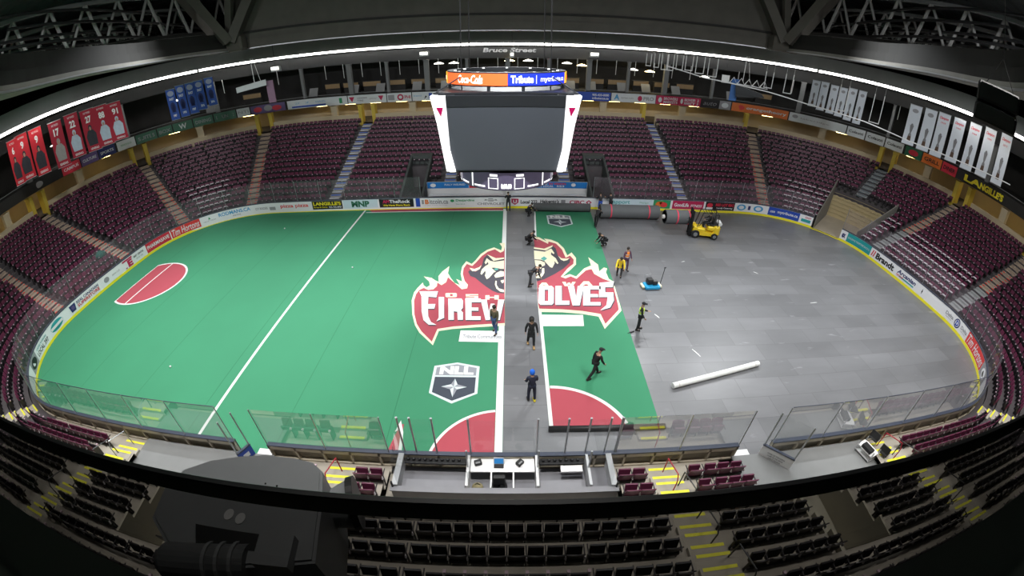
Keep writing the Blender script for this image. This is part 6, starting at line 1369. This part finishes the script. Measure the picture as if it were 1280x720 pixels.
# every other seat round the bowl, as one mass
import array
bm_v, bm_f, bm_m = [], [], []
low = MB()
low.hexa([(-.22, .0, .36), (.22, .0, .36), (.22, .05, .36), (-.22, .05, .36), (-.2, .09, .85), (.2, .09, .85), (.2, .13, .85), (-.2, .13, .85)], 0)
low.hexa([(-.21, -.12, .40), (.21, -.12, .40), (.21, -.05, .38), (-.21, -.05, .38), (-.20, -.15, .62), (.20, -.15, .62), (.20, -.10, .64), (-.20, -.10, .64)], 1)  # dark pan colour stands for the shade between the rows
low.box((-.25, -.05, .3), (.045, .26, .58), mi=1); low.box((-.25, -.19, .60), (.08, .08, .06), mi=2)  # pale armrest tips double as the painted highlight dot on each seat
br = MB(); br.add(low.v, low.f); br.m = list(low.m); br.box((0, -.14, .68), (.34, .14, .06), mi=3)
for sidx, (s, i, x, y, z, a, q, n) in enumerate(seats):
    if sidx in pick: continue
    bright = (i < 6 and (-29.1 < s < -26.4 or 26.3 < s < 29.5 or 33.2 < s < 43.4))
    src = br if bright else low
    ca, sa_ = math.cos(a), math.sin(a); k = len(bm_v)
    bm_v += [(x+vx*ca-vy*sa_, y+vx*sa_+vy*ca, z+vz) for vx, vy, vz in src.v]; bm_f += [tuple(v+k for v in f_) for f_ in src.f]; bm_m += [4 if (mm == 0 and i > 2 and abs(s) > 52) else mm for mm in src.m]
allm = MB(); allm.v, allm.f, allm.m = bm_v, bm_f, bm_m
tag(allm.build('stadium_seating', [M_MAR, M_ARMB, M_ARM, M_PANW, M_MARB]), 'rows of maroon tip-up seats filling the far and end stands', 'seating', None, 'stuff')

# ================= balustrade and spotlight at the camera =================
bal = thing('balustrade', 'black flat rail across the picture with tinted glass below it', 'railing', (0, -21.11, 12.6))
RY = .38
b1 = MB(); b1.box((0, 0, -.03), (9.0, .014, .062), bev=.003); b1.build('top_rail', M_BLACK, bal)
b1 = MB(); b1.quad((-4.5, .0, -1.6), (4.5, .0, -1.6), (4.5, .0, -.05), (-4.5, .0, -.05)); b1.build('glass_pane', M_TINT, bal)
spt = thing('spotlight', 'big grey spotlight housing with conical snout and black hood beyond the rail', 'spotlight', (0, 0, 0))
M_HOUS = mat('spotlight grey metal', (.23, .24, .25), .45, .12, 5); M_HOUSD = mat('spotlight dark grey', (.11, .115, .12), .5, .15, 5)
KS = 1.28
top_ = [(-.97, -20.88), (-.93, -20.80), (-.84, -20.745), (-.73, -20.71), (-.62, -20.69), (-.50, -20.692), (-.42, -20.705), (-.37, -20.74), (-.35, -20.80), (-.33, -20.86), (-.29, -21.06), (-.74, -21.16), (-.95, -21.02)]
pl = [(CAM_POS.x+(x-CAM_POS.x)*KS, CAM_POS.y+(y-CAM_POS.y)*KS+.02) for x, y in top_]
b1 = MB(); b1.prism(pl, 11.28, 11.70); b1.build('housing', M_HOUS, spt)
cxp = sum(x for x, y in pl)/len(pl); cyp = sum(y for x, y in pl)/len(pl)
b1 = MB(); b1.prism([(cxp+(x-cxp)*.96, cyp+(y-cyp)*.96) for x, y in pl], 11.70, 11.708); b1.build('top_plate', M_HOUS, spt)
b1 = MB()
for q in ((-.80, -20.60), (-.74, -20.605), (-.62, -20.62), (-.98, -20.64)): b1.ball((q[0], q[1], 11.709), .005, n=6)
b1.build('screw', M_BLACK, spt)
b1 = MB()
for q in ((-.905, -20.772), (-.842, -20.782)): b1.lathe([(.001, .003), (.023, .003), (.023, 0)], 16, (q[0], q[1], 11.709), Matrix.Diagonal((1, 1.15, 1)))
b1.build('vent_reflection', mat('pale vent reflection', (.60, .60, .60), .5, .05, 8), spt)  # pale ovals: a white reflection painted on as vent discs
b1 = MB(); b1.prism([(-1.045, -20.845), (-.66, -20.835), (-.655, -20.905), (-1.0, -20.93)], 11.705, 11.711); b1.build('cable_slot', M_BLACK, spt)
b1 = MB(); b1.prism([(-.70, -20.80), (-.62, -20.79), (-.545, -20.84), (-.53, -20.97), (-.68, -20.98)], 11.70, 11.76); b1.build('rear_cowl', M_HOUS, spt)
d0, d1 = Vector((-1.17, -21.03, 11.66)), Vector((-.74, -20.95, 11.66))
b1 = MB(); b1.tube([d0, d0+(d1-d0)*.08, d1], [.06, .085, .085], 22); b1.build('rear_drum', M_HOUSD, spt, False)
b1 = MB()
for k in range(3):
    c = d0+(d1-d0)*(.58+.14*k); b1.tube([c, c+(d1-d0).normalized()*.016], [.094, .094], 22)
b1.build('focus_ring', M_HOUS, spt)
s0, s1 = Vector((-.66, -20.625, 11.50)), Vector((-.455, -20.545, 11.50)); dS = (s1-s0).normalized()
b1 = MB(); b1.tube([s0, s0+dS*.04, s1], [.06, .065, .118], 22); b1.build('snout', M_HOUS, spt, True)
b1 = MB(); b1.tube([s1-dS*.004, s1+dS*.028], [.128, .128], 26); b1.build('hood', M_BLACK, spt)
b1 = MB(); b1.tube([(-.5, -20.95, 11.5), (-.42, -20.98, 11.3), (-.44, -21.02, 11.0), (-.5, -21.03, 10.6)], .025, 8); b1.build('power_cable', mat('dark blue cable', (.01, .012, .03), .5), spt)
b1 = MB(); b1.box((cxp, cyp, 11.0), (.12, .12, .56)); b1.box((cxp, cyp-.1, 10.75), (.2, .5, .06)); b1.build('mount', M_BLACK, spt)
